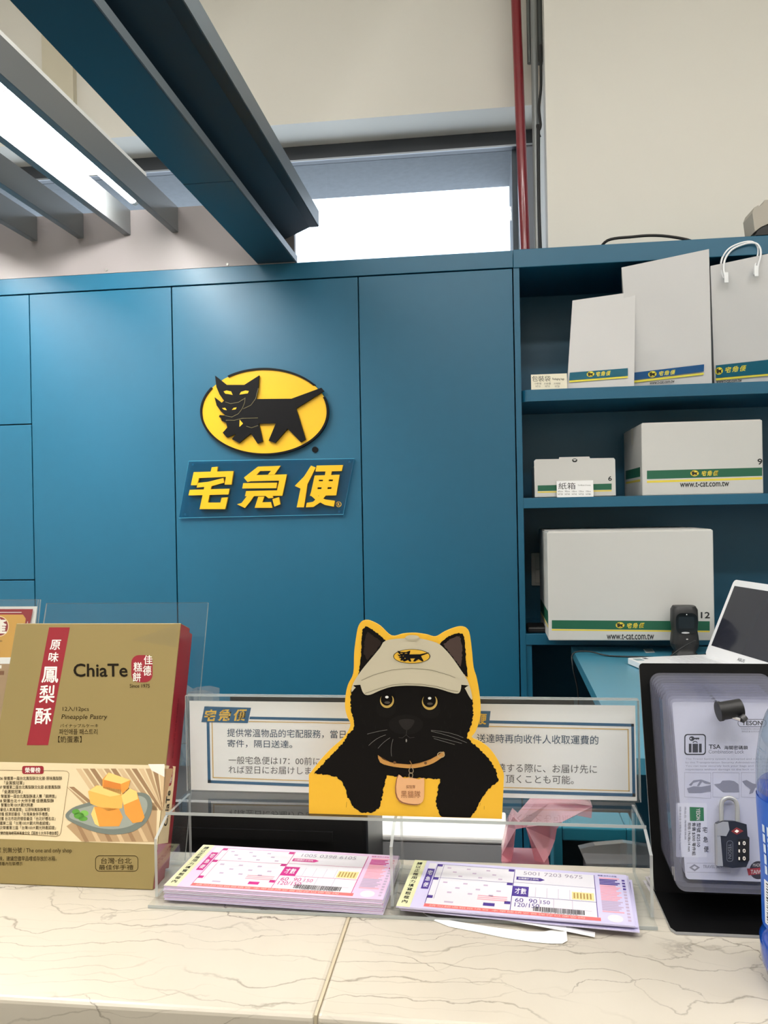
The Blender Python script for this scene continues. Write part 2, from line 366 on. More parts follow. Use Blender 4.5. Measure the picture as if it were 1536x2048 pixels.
# ================================================================== CEILING BEAMS, FINS, TUBE
BEAM = col(29, 54, 70, rough=.34, spec=.6)
SLAB = col(92, 102, 110, rough=.4)
ba = MB(); ba.box(-.722, -.597, 1.94, 2.612, 2.3025, 2.326, BEAM, .001); ba.box(-.722, -.597, .2, 1.938, 2.3025, 2.326, BEAM, .001)
ba.box(-.597, -.594, .2, 2.612, 2.3035, 2.325, SLAB)
o = ba.build('ceiling_beam', origin=(-.66, 1.4, 2.30)); tag(o, 'flat dark teal ceiling beam resting on the cabinet top beside the grey fins', 'beam', 'dark teal ceiling beams')
bb = MB()
prof = [(-.70, 2.328), (-.54, 2.395), (-.512, 2.395), (-.512, 2.445), (-.56, 2.445), (-.70, 2.39)]
bb.prism([(x, 2.555, z) for x, z in prof], (0, -2.35, 0), col(30, 48, 62, rough=.45))
bb.box(-.512, -.509, .205, 2.554, 2.396, 2.444, SLAB)
o = bb.build('ceiling_beam', origin=(-.6, 1.4, 2.33)); tag(o, 'sloping dark ceiling beam with a raised lip, ending in front of the window', 'beam', 'dark teal ceiling beams')
fin0 = None
FL = ['grey ceiling fin nearest the teal beam, right of the glowing tube', 'grey ceiling fin lit white on its face, just left of the glowing tube', 'grey ceiling fin, second to the left of the glowing tube', 'grey ceiling fin, third to the left of the glowing tube', 'grey ceiling fin at the far left edge of the photo']
for i in range(5):
    x = -.986-.1635*i
    if fin0 is None:
        fb = MB(); fb.box(x-.0035, x, .4, 2.599, 2.421, 2.503, GREYFIN, .0008); fb.box(x-.022, x-.0035, .4, 2.599, 2.421, 2.4245, GREYFIN)
        o = fin0 = fb.build('ceiling_fin', origin=(x, 1.5, 2.42))
    else:
        o = fin0.copy(); COL.objects.link(o); o.location = (x, 1.5, 2.42)
    tag(o, FL[i], 'fin', 'grey ceiling fins')
tl = thing('fluorescent_lamp', 'bare glowing fluorescent tube between the grey ceiling fins', 'lamp', (-1.045, 1.8, 2.46))
TX, TZ = -1.043, 2.452
MB().cyl((TX, 1.176, TZ), (TX, 2.375, TZ), .014, emit(255, 252, 246, L_TUBE), 18).build('tube', tl)
for y0, y1 in ((2.375, 2.395), (1.18, 1.20)): MB().cyl((TX, y0, TZ), (TX, y1, TZ), .0145, col(225, 225, 222, rough=.3, metal=.3), 18).build('end_cap', tl)
b = MB(); b.box(TX-.045, TX+.028, 1.15, 2.42, 2.505, 2.545, WHITE, .004)
b.build('housing', tl)
for y in (1.22, 1.42): MB().cyl((TX, y, 2.5455), (TX, y, ZC), .004, WHITE, 10).build('suspension_rod', tl)
b = MB(); b.box(-1.146, TX+.045, 1.15, 2.30, 2.498, 2.5045, WHITE, .001); b.build('reflector', tl)
for y in (2.385, 1.19): MB().box(TX-.012, TX+.012, y-.006, y+.006, TZ+.012, 2.506, WHITE).build('socket', tl)
b = MB(); b.tube([(TX-.017, 1.70, TZ+.03), (TX-.018, 1.70, TZ), (TX, 1.70, TZ-.017), (TX+.018, 1.70, TZ), (TX+.017, 1.70, TZ+.055)], .0016, col(160, 160, 160, metal=.8, rough=.3)); b.build('clip', tl)
# a second lamp of the same kind hangs nearer the counter
t2_ = tl.copy(); COL.objects.link(t2_); t2_.location = (-.10, 1.0, 2.62); t2_['label'] = 'second fluorescent lamp hanging above the counter, out of the frame'
for ch in list(tl.children):
    d = ch.copy(); COL.objects.link(d); d.parent = t2_
    if ch.name.startswith('tube'): d.data = ch.data.copy(); d.data.materials[0] = emit(255, 250, 242, L_TUBE2)
t3_ = tl.copy(); COL.objects.link(t3_); t3_.location = (-1.045-.1635*4, 1.8, 2.46); t3_['label'] = 'fluorescent lamp among the fins further left, out of the frame'
for ch in list(tl.children): d = ch.copy(); COL.objects.link(d); d.parent = t3_
# room lights over the customer side
lamp0 = None
for i, (x, y) in enumerate(((-1.7, .3), (.0, .3), (1.7, .3), (-1.7, -1.0), (.0, -1.0), (1.7, -1.0))):
    if lamp0 is None:
        t = lamp0 = thing('ceiling_light', '', 'lamp', (x, y, ZC), 'ceiling light panels over the counter')
        MB().box(x-.62, x+.62, y-.17, y+.17, ZC-.06, ZC, WHITE, .003).build('frame', t)
        MB().box(x-.6, x+.6, y-.15, y+.15, ZC-.066, ZC-.0601, emit(255, 251, 246, L_CEIL)).build('diffuser', t)
    else:
        t = lamp0.copy(); COL.objects.link(t); t.location = (x, y, ZC)
        for ch in list(lamp0.children): d = ch.copy(); COL.objects.link(d); d.parent = t
    t['label'] = 'white ceiling light panel above the customer side, out of the frame'

# ================================================================== PIPES
rp = MB(); a, b = on('Y', 3.15, 1031, -20), on('Y', 3.15, 1051, 520); b2 = a+(b-a)*((a.z-2.301)/(a.z-b.z)); t2 = a-(b-a)*((ZC-a.z)/(a.z-b.z))
rp.cyl(b2, t2, .0185, col(132, 30, 40, rough=.3, coat=.5), 24)
tag(rp.build('pipe', origin=b2), 'dark red painted pipe standing in the corner by the window', 'pipe')
gp = MB(); a, b = on('Y', 3.10, 1067, 0), on('Y', 3.10, 1075, 500); b2 = a+(b-a)*((a.z-2.301)/(a.z-b.z)); t2 = a-(b-a)*((ZC-a.z)/(a.z-b.z))
gp.cyl(b2, t2, .0125, col(135, 138, 138, rough=.35, metal=.4), 18)
tag(gp.build('conduit', origin=b2), 'long grey metal conduit between the red pipe and the cream wall', 'pipe')
for i, (x, r_, lab) in enumerate(((1056.5, .009, 'thin grey conduit left of the long conduit, ending high up'), (1077, .014, 'thick grey conduit against the cream wall edge, ending high up'))):
    p = on('Y', 3.13, x, 0); q = on('Y', 3.13, x+3, 127)
    g2 = MB(); g2.cyl(q, (p.x, p.y, ZC), r_, col(96, 100, 98, rough=.45, metal=.3), 16)
    tag(g2.build('conduit', origin=q), lab, 'pipe')
cb = MB(); pts = [on('Y', 3.08, *p) for p in ((1081, 90), (1082, 170), (1078, 215), (1081, 250), (1077, 262))]
cb.tube(pts, .005, col(24, 24, 24, rough=.6)); 
for k in range(5):
    q = pts[3]+Vector((random.uniform(-.012, .006), 0, random.uniform(-.05, .04))); cb.tube([pts[3], (pts[3]+q)/2+Vector((-.008, 0, .004)), q], .0022, col(24, 24, 24, rough=.6), 6, 4)
cb.tube([pts[4], on('Y', 3.08, 1077, 330), on('Y', 3.08, 1078, 420), on('Y', 3.08, 1081, 505)], .006, col(36, 38, 40, rough=.6))
tag(cb.build('cable', origin=pts[4]), 'frayed black cable hanging beside the grey conduit', 'cable')
ck = MB(); ck.tube([(.28, 2.80, 2.306), (.36, 2.75, 2.318)]+[on('Y', 2.72, *p) for p in ((1215, 481), (1262, 474), (1305, 471), (1345, 474), (1385, 483))]+[(.72, 2.75, 2.306)], .0045, col(22, 20, 18, rough=.6))
tag(ck.build('cable', origin=(.5, 2.7, 2.303)), 'black cable lying in a low arch on top of the shelving', 'cable')

# ================================================================== SECURITY CAMERA
cc = thing('security_camera', 'grey security camera with black lens on the shelving top', 'camera', (.86, 2.66, 2.302))
GB = col(168, 162, 150, rough=.5)
p0 = on('Y', 2.60, 1508, 440)
b = MB()
pr = [(.812, 2.315), (.806, 2.372), (.812, 2.388), (.824, 2.394), (.8245, 2.388), (.836, 2.396), (.842, 2.408), (.92, 2.410), (.92, 2.36), (.87, 2.345), (.83, 2.328)]
b.prism([(x, 2.60, z) for x, z in pr], (0, .09, 0), GB); b.build('housing', cc)
b = MB(); n = 20
b.prism([(.868+.054*math.cos(math.radians(a_)), 2.596, 2.3030+.030*math.sin(math.radians(a_))) for a_ in range(0, 181, 9)], (0, .08, 0), BLACK); b.build('lens_hood', cc)
MB().cyl((.868, 2.594, 2.318), (.868, 2.596, 2.318), .010, col(40, 42, 48, rough=.1), 24).build('lens', cc)
MB().box(.85, .90, 2.68, 2.74, 2.302, 2.36, GB, .004).build('bracket', cc)

# ================================================================== EMBLEM SIGN
YEL = col(226, 178, 38, rough=.3, spec=.4, coat=.15); SBLK = col(10, 10, 13, rough=.5, spec=.15)
FW = Face((0, 2.60, 0), (1, 0, 0), (0, 0, 1))
es = thing('emblem_sign', 'oval yellow sign with black cats mounted on the teal cabinet', 'sign', on('Y', 2.60, 531, 910))
def wp(pts, h): return [FW.w(FW.uv(p), h) for p in K5(pts)]
b = MB(); b.prism(wp(ell(ECX, ECY, ERX-8, ERY-8, 72), .0), FW.n*.012, YEL); b.build('disc', es)
def ringseg(a0, a1):
    b = MB()
    o_ = ell(ECX, ECY, ERX, ERY, 60, a0, a1); i_ = ell(ECX, ECY, ERX-15, ERY-15, 60, a0, a1)
    for k in range(60): b.prism(wp([o_[k], o_[k+1], i_[k+1], i_[k]], .0005), FW.n*.015, SBLK)
    b.build('border', es)
ringseg(-20, 214); ringseg(235, 322)
b = MB(); b.prism(wp(CAT_BODY, .0121), FW.n*.009, SBLK); cat = b.build('cat_relief', es)
b = MB()
for e in EYES: FW.poly(b, [FW.uv(p) for p in K5(e)], YEL, h=.0215)
for l in LINES:
    FW.step = .0215; FW.pstrip(b, K5(l), 1.1, col(92, 84, 48, rough=.5), 1)
FW.step = .00025; b.build('cat_face', cat)
b = MB(); b.prism(wp(ell(1115, 765, 23, 23, 20), 0.0), FW.n*.004, SBLK); b.build('registered_mark', es)

ls = thing('lettering_sign', 'teal acrylic sign plate with three raised yellow characters below the oval sign', 'sign', on('Y', 2.60, 525, 1032))
b = MB(); b.prism(wp([(155, 855), (1420, 835), (1335, 1262), (78, 1290)], .0045), FW.n*.007, clear(150, 215, 232, 1.49, .25, hz=(8, 100, 134)), ); b.build('plate', ls)
b = MB(); pe = [(155, 855), (1420, 835), (1335, 1262), (78, 1290)]
FW.step = .0118; FW.pstrip(b, K5(pe), 1.0, col(70, 150, 180, rough=.2), 1, True); FW.step = .00025
for q in ((180, 880), (1380, 860), (1300, 1240), (120, 1262)):
    p = FW.at(K5([q])[0]); b.cyl(p, p+FW.n*.0046, .004, TEAL, 12)
b.build('plate_edge', ls)
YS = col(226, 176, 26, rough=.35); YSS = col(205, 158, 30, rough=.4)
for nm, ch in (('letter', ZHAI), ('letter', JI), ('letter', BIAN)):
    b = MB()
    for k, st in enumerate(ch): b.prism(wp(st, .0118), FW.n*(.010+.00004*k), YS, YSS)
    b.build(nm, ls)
b = MB(); FW.step = .0121
FW.pstrip(b, K5(ell(1300, 1185, 19, 19, 24)), 1.0, YS, 1, True); FW.text(b, 'R', *K5([(1293, 1175)])[0], *K5([(1309, 1197)])[0], YS, 1, .01); FW.step = .00025
b.build('registered_mark', ls)

# ================================================================== SHELF GOODS
GRN = col(22, 92, 66, rough=.5); PYEL = col(226, 204, 70, rough=.5); INK = col(26, 26, 28, rough=.6); PBLK = col(30, 24, 18, rough=.6)
def carton(name, lab, x0, x1, y0, y1, z0, z1):
    t = thing(name, lab, 'box', ((x0+x1)/2, (y0+y1)/2, z0), 'white parcel boxes on the shelves')
    b = MB(); b.box(x0, x1, y0, y1, z0, z1, CARTON, .003); b.build('body', t)
    b = MB(); b.box(x0+.004, x1-.004, y0+.003, y1-.003, z1-.002, z1+.0022, CARTON, .001); b.build('top_flap', t)
    return t, Face((x0, y0, z0), (1, 0, 0), (0, 0, 1)), Face((x0, y1, z0), (0, -1, 0), (0, 0, 1))
# box 9
t, F, FS = carton('parcel_box', 'medium white parcel box marked 9 on the middle shelf', .474, .829, 2.615, 2.945, 1.529, 1.751)
C4 = crop(1000, 800, 2.866); b = MB()
F.px(b, C4([(842, 405), (1503, 387), (1503, 435), (842, 454)]), GRN, 1); F.px(b, C4([(842, 463), (1503, 442), (1503, 455), (842, 475)]), PYEL, 1)
F.text(b, 'www.t-cat.com.tw', *C4([(1032, 472)])[0], *C4([(1312, 500)])[0], INK, 2, .018, slope=-2)
F.text(b, '9', *C4([(1477, 337)])[0], *C4([(1502, 370)])[0], INK, 2, .03)
pemblem(F, b, *C4([(1090, 402)])[0], *C4([(1140, 438)])[0], 2, PBLK, PYEL); pbrand(F, b, *C4([(1155, 405)])[0], *C4([(1252, 435)])[0], 2, PYEL)
FS.poly(b, [(.03, .06), (.30, .06), (.30, .09), (.03, .09)], GRN, 1); FS.poly(b, [(.03, .045), (.30, .045), (.30, .052), (.03, .052)], PYEL, 1)
FS.poly(b, [(.15, .17), (.19, .17), (.19, .222), (.15, .222)], col(205, 200, 188, rough=.3), 1)
b.build('printing', t)
# box 12
t, F, FS = carton('parcel_box', 'large white parcel box marked 12 on the lowest shelf behind the scanner', .173, .643, 2.47, 2.85, 1.1065, 1.4255)
b = MB()
F.px(b, C4([(297, 1262), (1202, 1268), (1202, 1322), (297, 1311)]), GRN, 1); F.px(b, C4([(297, 1313), (1202, 1323), (1202, 1331), (297, 1321)]), PYEL, 1)
F.text(b, 'www.t-cat.com.tw', *C4([(612, 1341)])[0], *C4([(882, 1372)])[0], INK, 2, .018)
F.text(b, '12', *C4([(1152, 1216)])[0], *C4([(1202, 1250)])[0], INK, 2, .03)
pemblem(F, b, *C4([(662, 1272)])[0], *C4([(714, 1309)])[0], 2, PBLK, PYEL); pbrand(F, b, *C4([(727, 1277)])[0], *C4([(828, 1308)])[0], 2, PYEL)
FS.poly(b, [(.02, .045), (.37, .045), (.37, .085), (.02, .085)], GRN, 1); FS.poly(b, [(.02, .035), (.37, .035), (.37, .041), (.02, .041)], PYEL, 1)
b.build('printing', t)
# box 6
t, F, FS = carton('parcel_box', 'small white parcel box marked 6 behind the price card on the middle shelf', .150, .390, 2.62, 2.82, 1.529, 1.632)
F.o = Vector((.15, 2.615, 1.529))
b = MB(); fr = C4([(195, 350), (205, 340), (338, 338), (340, 328), (512, 324), (516, 334), (652, 332), (660, 342), (664, 547), (200, 556)])
b.prism([F.w(F.uv(p)) for p in fr], (0, .0045, 0), CARTON); b.build('front_flap', t)
b = MB()
F.px(b, C4([(216, 490), (640, 479), (640, 514), (216, 522)]), GRN, 1); F.px(b, C4([(216, 525), (640, 516), (640, 523), (216, 532)]), PYEL, 1)
F.text(b, '6', *C4([(621, 437)])[0], *C4([(640, 463)])[0], INK, 2, .03)
F.pstrip(b, C4(ell(428, 346, 13, 9, 20)), 1.2, INK, 2, True); F.px(b, C4([(412, 340), (428, 350), (444, 340), (436, 356), (420, 356)]), INK, 2)
b.build('printing', t)

# price cards
def card(name, lab, x0, x1, y, z0, z1, fill):
    t = thing(name, lab, 'card', ((x0+x1)/2, y, z0), 'price cards on the shelves')
    F = Face((x0, y, z0), (1, 0, 0), (0, .06, 1)); w_, h_ = x1-x0, z1-z0
    b = MB(); b.prism([F.w(p) for p in ((0, 0), (w_, 0), (w_, h_), (0, h_))], -F.n*.0008, fill)
    q = [F.w(p, -.0008) for p in ((0, h_), (w_, h_), (w_, h_-.002), (0, h_-.002))]
    b.add([F.w((w_*.2, h_), -.0008), F.w((w_*.8, h_), -.0008), Vector((x0+w_*.8, y+.03, z0)), Vector((x0+w_*.2, y+.03, z0))], [[0, 1, 2, 3]], fill)
    b.build('card', t); return t, F
C3 = crop(1000, 440, 2.866); GINK = col(88, 86, 80, rough=.7)
t, F = card('price_card', 'cream price card standing left of the bags on the top shelf', .143, .253, 2.612, 1.8655, 1.914, col(228, 222, 200, rough=.6))
b = MB(); F.text(b, '包裝袋', *C3([(183, 893)])[0], *C3([(290, 926)])[0], GINK, 1)
F.text(b, 'Packaging bags', *C3([(300, 905)])[0], *C3([(368, 920)])[0], GINK, 1, .02)
for k, (a_, c__) in enumerate((('小袋/個', 'NT10'), ('大袋/個', 'NT15'), ('大手提袋', 'NT20'))):
    x = (198, 252, 308)[k]; F.text(b, a_, *C3([(x, 932)])[0], *C3([(x+38, 943)])[0], GINK, 1); F.text(b, c__, *C3([(x+7, 948)])[0], *C3([(x+33, 959)])[0], GINK, 1)
b.build('lettering', t)
t, F = card('price_card', 'white price card leaning on the small box marked 6', .215, .326, 2.604, 1.5295, 1.580, col(240, 240, 240, rough=.6))
b = MB(); F.text(b, '紙箱', *C4([(335, 474)])[0], *C4([(432, 512)])[0], INK, 1); F.text(b, 'Cardboard boxes', *C4([(446, 484)])[0], *C4([(520, 492)])[0], GINK, 1)
for k, (s1, s2) in enumerate((('60cm', 'NT30'), ('90cm', 'NT40'), ('100cm', 'NT45'), ('120cm', 'NT55'), ('150cm', 'NT80'))):
    x = 332+k*40; F.text(b, s1, *C4([(x, 519)])[0], *C4([(x+28, 528)])[0], GINK, 1); F.text(b, s2, *C4([(x, 535)])[0], *C4([(x+28, 545)])[0], GINK, 1)
b.build('lettering', t)

# bags
GLOSSW = col(212, 211, 211, rough=.22, spec=.5, coat=.4, bump=.3, gscale=14)
def bag(lab, TLc, TRc, BLc, BRc, y_b, y_t, depth, fold):
    """front sheet leaning back; side gusset folded in behind it"""
    t = thing('shopping_bag', lab, 'bag', ((BLc[0]+BRc[0])/2, y_b, 1.8655), 'white glossy bags on the top shelf')
    z0 = 1.8655; F = Face((BLc[0], y_b, z0), (1, 0, 0), (0, y_t-y_b, TLc[1]-z0))
    nu, nv = 14, 18; b = MB(); vs = []
    for side in (0, 1):
        for j in range(nv+1):
            for i in range(nu+1):
                u, v = i/nu, j/nv
                x = (BLc[0]*(1-u)+BRc[0]*u)*(1-v)+(TLc[0]*(1-u)+TRc[0]*u)*v; z = z0+((TLc[1]*(1-u)+TRc[1]*u)-z0)*v
                y = y_b+(y_t-y_b)*v
                wob = .0028*math.sin(7*u+5*v+fold)*math.sin(math.pi*u)*math.sin(math.pi*min(1, v*1.05))*(1 if v > .26 else 0)
                if side: y += depth*(1-v)**.8+.002
                vs.append((x, y+(wob if not side else 0), z))
    N = (nu+1)*(nv+1)
    fs = [[j*(nu+1)+i, j*(nu+1)+i+1, (j+1)*(nu+1)+i+1, (j+1)*(nu+1)+i] for j in range(nv) for i in range(nu)]
    b.add(vs, fs, GLOSSW, True); b.add(vs, [[N+k for k in f][::-1] for f in fs], GLOSSW, True)
    gl = []
    for e in (0, nu):
        gv = []; gf = []
        for j in range(nv+1):
            a_, c__ = Vector(vs[j*(nu+1)+e]), Vector(vs[N+j*(nu+1)+e]); mid = (a_+c__)/2+Vector(((.012 if e == 0 else -.012)*(1-j/nv)+(.0), 0, 0)); gv += [a_, mid, c__]
        for j in range(nv): gf += [[3*j, 3*j+1, 3*j+4, 3*j+3], [3*j+1, 3*j+2, 3*j+5, 3*j+4]]
        b.add(gv, gf, GLOSSW, False)
    b.add([vs[0], vs[nu], vs[N+nu], vs[N]], [[0, 1, 2, 3]], GLOSSW)
    b.build('bag_body', t); return t, F
BTEAL = col(14, 96, 120, rough=.25); BBLU = col(18, 84, 140, rough=.25); BYEL = col(232, 222, 80, rough=.25)
t, F = bag('small white glossy bag in front, leftmost of the bags on the top shelf', tuple(on('Y', 2.606, 1145, 601))[::2], tuple(on('Y', 2.606, 1271, 583))[::2], (on('Y', 2.625, 1134, 772).x, 1.8655), (on('Y', 2.625, 1268, 765).x, 1.8655), 2.625, 2.606, .012, 0)
F.o = F.o+F.n*.0035
b = MB(); F.px(b, C3([(400, 875), (733, 849), (733, 893), (397, 919)]), BTEAL, 1); F.px(b, C3([(397, 921), (733, 895), (733, 904), (397, 931)]), BYEL, 1)
pemblem(F, b, *C3([(496, 868)])[0], *C3([(541, 902)])[0], 2, PBLK, BYEL, slope=-1); pbrand(F, b, *C3([(550, 869)])[0], *C3([(634, 896)])[0], 2, BYEL, slope=-1.6)
b.build('printing', t)
t, F = bag('taller white glossy bag with blue stripe, standing behind the small bag', tuple(on('Y', 2.588, 1243, 535))[::2], tuple(on('Y', 2.588, 1418, 498))[::2], (on('Y', 2.665, 1262, 765).x, 1.8655), (on('Y', 2.665, 1424, 765).x, 1.8655), 2.665, 2.588, .07, 2)
F.o = F.o+F.n*.0035
b = MB(); F.px(b, C3([(740, 878), (1170, 827), (1168, 868), (740, 921)]), BBLU, 1); F.px(b, C3([(740, 924), (1168, 876), (1168, 886), (740, 936)]), BYEL, 1)
pemblem(F, b, *C3([(848, 867)])[0], *C3([(898, 905)])[0], 2, PBLK, BYEL, slope=-1.5); pbrand(F, b, *C3([(910, 866)])[0], *C3([(1005, 893)])[0], 2, BYEL, slope=-2.5)
F.text(b, 'www.t-cat.com.tw', *C3([(858, 928)])[0], *C3([(1000, 943)])[0], INK, 2, .015, slope=-4)
b.build('printing', t)
t, F = bag('widest white glossy bag with looped handles at the right end of the top shelf', tuple(on('Y', 2.592, 1421, 532))[::2], (1.02, on('Y', 2.592, 1536, 507).z+.028), (on('Y', 2.70, 1429, 765).x, 1.8655), (1.06, 1.8655), 2.70, 2.592, .09, 4)
F.o = F.o+F.n*.0035
b = MB(); F.px(b, C3([(1237, 833), (1560, 798), (1560, 878), (1237, 905)]), BTEAL, 1); F.px(b, C3([(1237, 908), (1560, 880), (1560, 890), (1237, 920)]), BYEL, 1)
pemblem(F, b, *C3([(1232, 845)])[0], *C3([(1278, 890)])[0], 2, PBLK, BYEL, slope=-1.5); pbrand(F, b, *C3([(1290, 842)])[0], *C3([(1412, 876)])[0], 2, BYEL, slope=-3.5)
F.text(b, 'www.t-cat.com.tw', *C3([(1240, 920)])[0], *C3([(1385, 936)])[0], INK, 2, .015, slope=-3)
b.build('printing', t)
HW = col(236, 238, 240, rough=.3)
for dx, yy in ((0, 2.589), (-.004, 2.600)):
    b = MB(); pts = [on('Y', yy, *q) for q in C3([(1300, 340), (1283, 290), (1290, 225), (1330, 170), (1400, 138), (1460, 132), (1490, 160), (1494, 205), (1480, 260), (1474, 320)])]
    b.tube([p+Vector((dx*2, 0, -dx)) for p in pts], .0032, HW); b.build('handle', t)
    for q in ((1296, 335), (1468, 298)):
        b = MB(); p = on('Y', yy-.004, *C3([q])[0]); b.box(p.x-.006, p.x+.006, yy-.009, yy-.005, p.z-.014, p.z+.018, HW, .0015); b.build('handle_tab', t)

# wall switch and adapter
t = thing('wall_switch', 'white double switch plate on the shelving back beside the large box', 'switch', (.188, 2.97, 1.22))
b = MB(); b.box(.151, .225, 2.962, 2.970, 1.222, 1.338, col(222, 220, 210, rough=.4), .003); b.build('plate', t)
for z0, z1 in ((1.232, 1.279), (1.281, 1.328)): MB().box(.164, .212, 2.957, 2.962, z0, z1, col(228, 226, 216, rough=.4), .002).build('rocker', t)
b = MB(); b.box(.118, .215, 2.615, 2.72, 1.1062, 1.126, BLACK, .006); tag(b.build('power_adapter', origin=(.15, 2.66, 1.106)), 'flat black power adapter on the lowest shelf left of the large box', 'adapter')

# ================================================================== DESK + LAPTOP + SCANNER
dk = thing('desk', 'teal side desk carrying the laptop in front of the shelving', 'desk', (.8, 2.1, 0))
DT = col(64, 134, 160, rough=.30, spec=.6, grain=.03, gscale=20)  # same teal laminate, base colour lightened to stand in for the glossy reflection
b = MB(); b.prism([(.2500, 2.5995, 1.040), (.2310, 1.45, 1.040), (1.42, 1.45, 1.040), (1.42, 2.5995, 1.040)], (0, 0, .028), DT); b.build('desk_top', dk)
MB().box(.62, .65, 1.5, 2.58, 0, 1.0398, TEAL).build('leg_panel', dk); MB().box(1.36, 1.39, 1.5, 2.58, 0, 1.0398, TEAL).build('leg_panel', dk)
ZD = 1.068
p0 = on('Z', ZD+.016, 1248, 1310); p1 = on('Z', ZD+.016, 1412, 1309); p2 = on('Z', ZD+.016, 1520, 1344)
hx = Vector((p2.x-p1.x, p2.y-p1.y, 0)).normalized(); dx = Vector((p0.x-p1.x, p0.y-p1.y, 0)); dp = Vector((hx.y, -hx.x, 0)); 
if dp.dot(dx) < 0: dp = -dp
LW, LD = .335, .232
lt = thing('laptop', 'open white laptop facing left on the teal desk', 'laptop', (p1.x, p1.y, ZD))
LM = Matrix.Identity(4)
for k, a in enumerate((hx, -dp, Vector((0, 0, 1)))):
    for j in range(3): LM[j][k] = a[j]
if LM.to_3x3().determinant() < 0:
    for j in range(3): LM[j][0] = -LM[j][0]
LM.translation = Vector((p1.x, p1.y, ZD+.0005))
sgn = 1 if LM.to_3x3().col[0].dot(hx) > 0 else -1
X0, X1 = (0, LW) if sgn > 0 else (-LW, 0)
WL = col(238, 239, 242, rough=.35, spec=.5)
b = MB(); q = rrect(X0, -LD, X1, 0, .012); b.prism([LM @ Vector((x, y, .002)) for x, y in q], (0, 0, .014), WL); b.build('base', lt)
kb = MB()
for rI in range(6):
    for k in range(14):
        a = X0+.026+k*(LW-.052)/14; y = -.030-rI*.0175
        kb.box(a+.001, a+(LW-.052)/14-.002, y-.0150, y, .0161, .0175, col(226, 227, 231, rough=.4), 0, LM)
kb.build('keyboard', lt)
b = MB(); b.box(X0+LW*.36, X0+LW*.64, -LD+.012, -LD+.075, .0161, .0165, col(228, 229, 232, rough=.3), 0, LM); b.build('touchpad', lt)
for a_, b_, c__, d_, e_ in ((X0+.018, X0+.045, .010, .030, (130, 160, 170)), (X1-.035, X1-.018, .012, .022, (60, 70, 80)), (X0+.010, X0+.028, .04, .05, (60, 70, 80))):
    MB().box(a_, b_, -LD+c__, -LD+d_, .0161, .0166, col(*e_, rough=.3), 0, LM).build('sticker', lt)
# lid
tip = on('Y', 2.3, 1467, 1166)
TH = math.radians(24)       # lid tilted back from vertical
LL = LM @ Matrix.Translation((0, -.002, .014)) @ Matrix.Rotation(math.radians(90)-TH, 4, 'X')
LH = .225
b = MB(); q = rrect(X0, 0, X1, LH, .012); b.prism([LL @ Vector((x, y, -.004)) for x, y in q], LL.to_3x3() @ Vector((0, 0, .006)), WL); lid = b.build('lid', lt)
sd = LL.to_3x3() @ Vector((0, 0, 1)); fz = .0025 
b = MB(); b.add([LL @ Vector(p) for p in ((X0+.014, .030, fz), (X1-.014, .030, fz), (X1-.014, LH-.018, fz), (X0+.014, LH-.018, fz))], [[0, 1, 2, 3]], col(42, 44, 54, rough=.12, spec=.5)); b.build('screen', lid)
FLd = Face(LL @ Vector((0, 0, .0021)), LL.to_3x3() @ Vector((1, 0, 0)), LL.to_3x3() @ Vector((0, 1, 0)))
b = MB(); cxl = (X0+X1)/2; FLd.text3(b, 'ASUS', (cxl-.016, .012), (cxl+.016, .012), (cxl-.016, .020), col(120, 122, 126, rough=.3), 3, .02); FLd.poly(b, ell(cxl, LH-.009, .0015, .0015, 12), BLACK, 3); b.build('lettering', lid)

sn = thing('barcode_scanner', 'black desktop barcode scanner standing in front of the large box', 'scanner', (.548, 2.425, ZD))
sx, sy = .548, 2.425
Fs = Face((sx, sy, ZD), (1, 0, 0), (0, .0, 1)); DG = col(30, 31, 33, rough=.45)
def sect(b, rows, mat):
    n = 24; vs = []
    for z, hw, hd_, yo in rows:
        for k in range(n):
            a = 2*math.pi*k/n; c, s_ = math.cos(a), math.sin(a); e = .55
            vs.append((sx+.88*hw*math.copysign(abs(c)**e, c), sy+yo+hd_*math.copysign(abs(s_)**e, s_), z))
    fs = [[j*n+k, j*n+(k+1) % n, (j+1)*n+(k+1) % n, (j+1)*n+k] for j in range(len(rows)-1) for k in range(n)]
    b.add(vs, fs, mat, True); b.add(vs, [list(range(n))[::-1], [len(vs)-n+k for k in range(n)]], mat)
b = MB(); sect(b, [(ZD+.001, .036, .036, 0), (ZD+.012, .036, .036, 0), (ZD+.016, .030, .030, 0), (ZD+.030, .041, .03, 0), (ZD+.040, .043, .03, 0)], DG); b.build('stand', sn)
b = MB(); sect(b, [(ZD+.0402, .043, .028, 0), (ZD+.060, .041, .028, 0), (ZD+.075, .038, .029, 0), (ZD+.10, .041, .030, 0), (ZD+.135, .040, .029, 0), (ZD+.145, .034, .024, 0)], DG); hdn = b.build('head', sn)
Fs2 = Face((sx, sy-.0305, ZD), (1, 0, 0), (0, 0, 1), .0004)
b = MB(); b.prism([Fs2.w(p, .0) for p in rrect(-.029, .070, .029, .128, .016)], Fs2.n*.0015, col(10, 10, 12, rough=.15)); win = b.build('scan_window', hdn)
b = MB(); Fs2.step = .0018; Fs2.poly(b, rrect(-.022, .085, .020, .118, .003), col(24, 26, 30, rough=.05), 1); Fs2.poly(b, ell(-.004, .073, .011, .0025, 20), col(190, 192, 196, rough=.3), 1.1); Fs2.poly(b, ell(0, .055, .003, .002, 12), col(190, 190, 190), 1); Fs2.poly(b, ell(0, .124, .0015, .0015, 12), col(230, 230, 230), 1.1); b.build('window_glass', win)
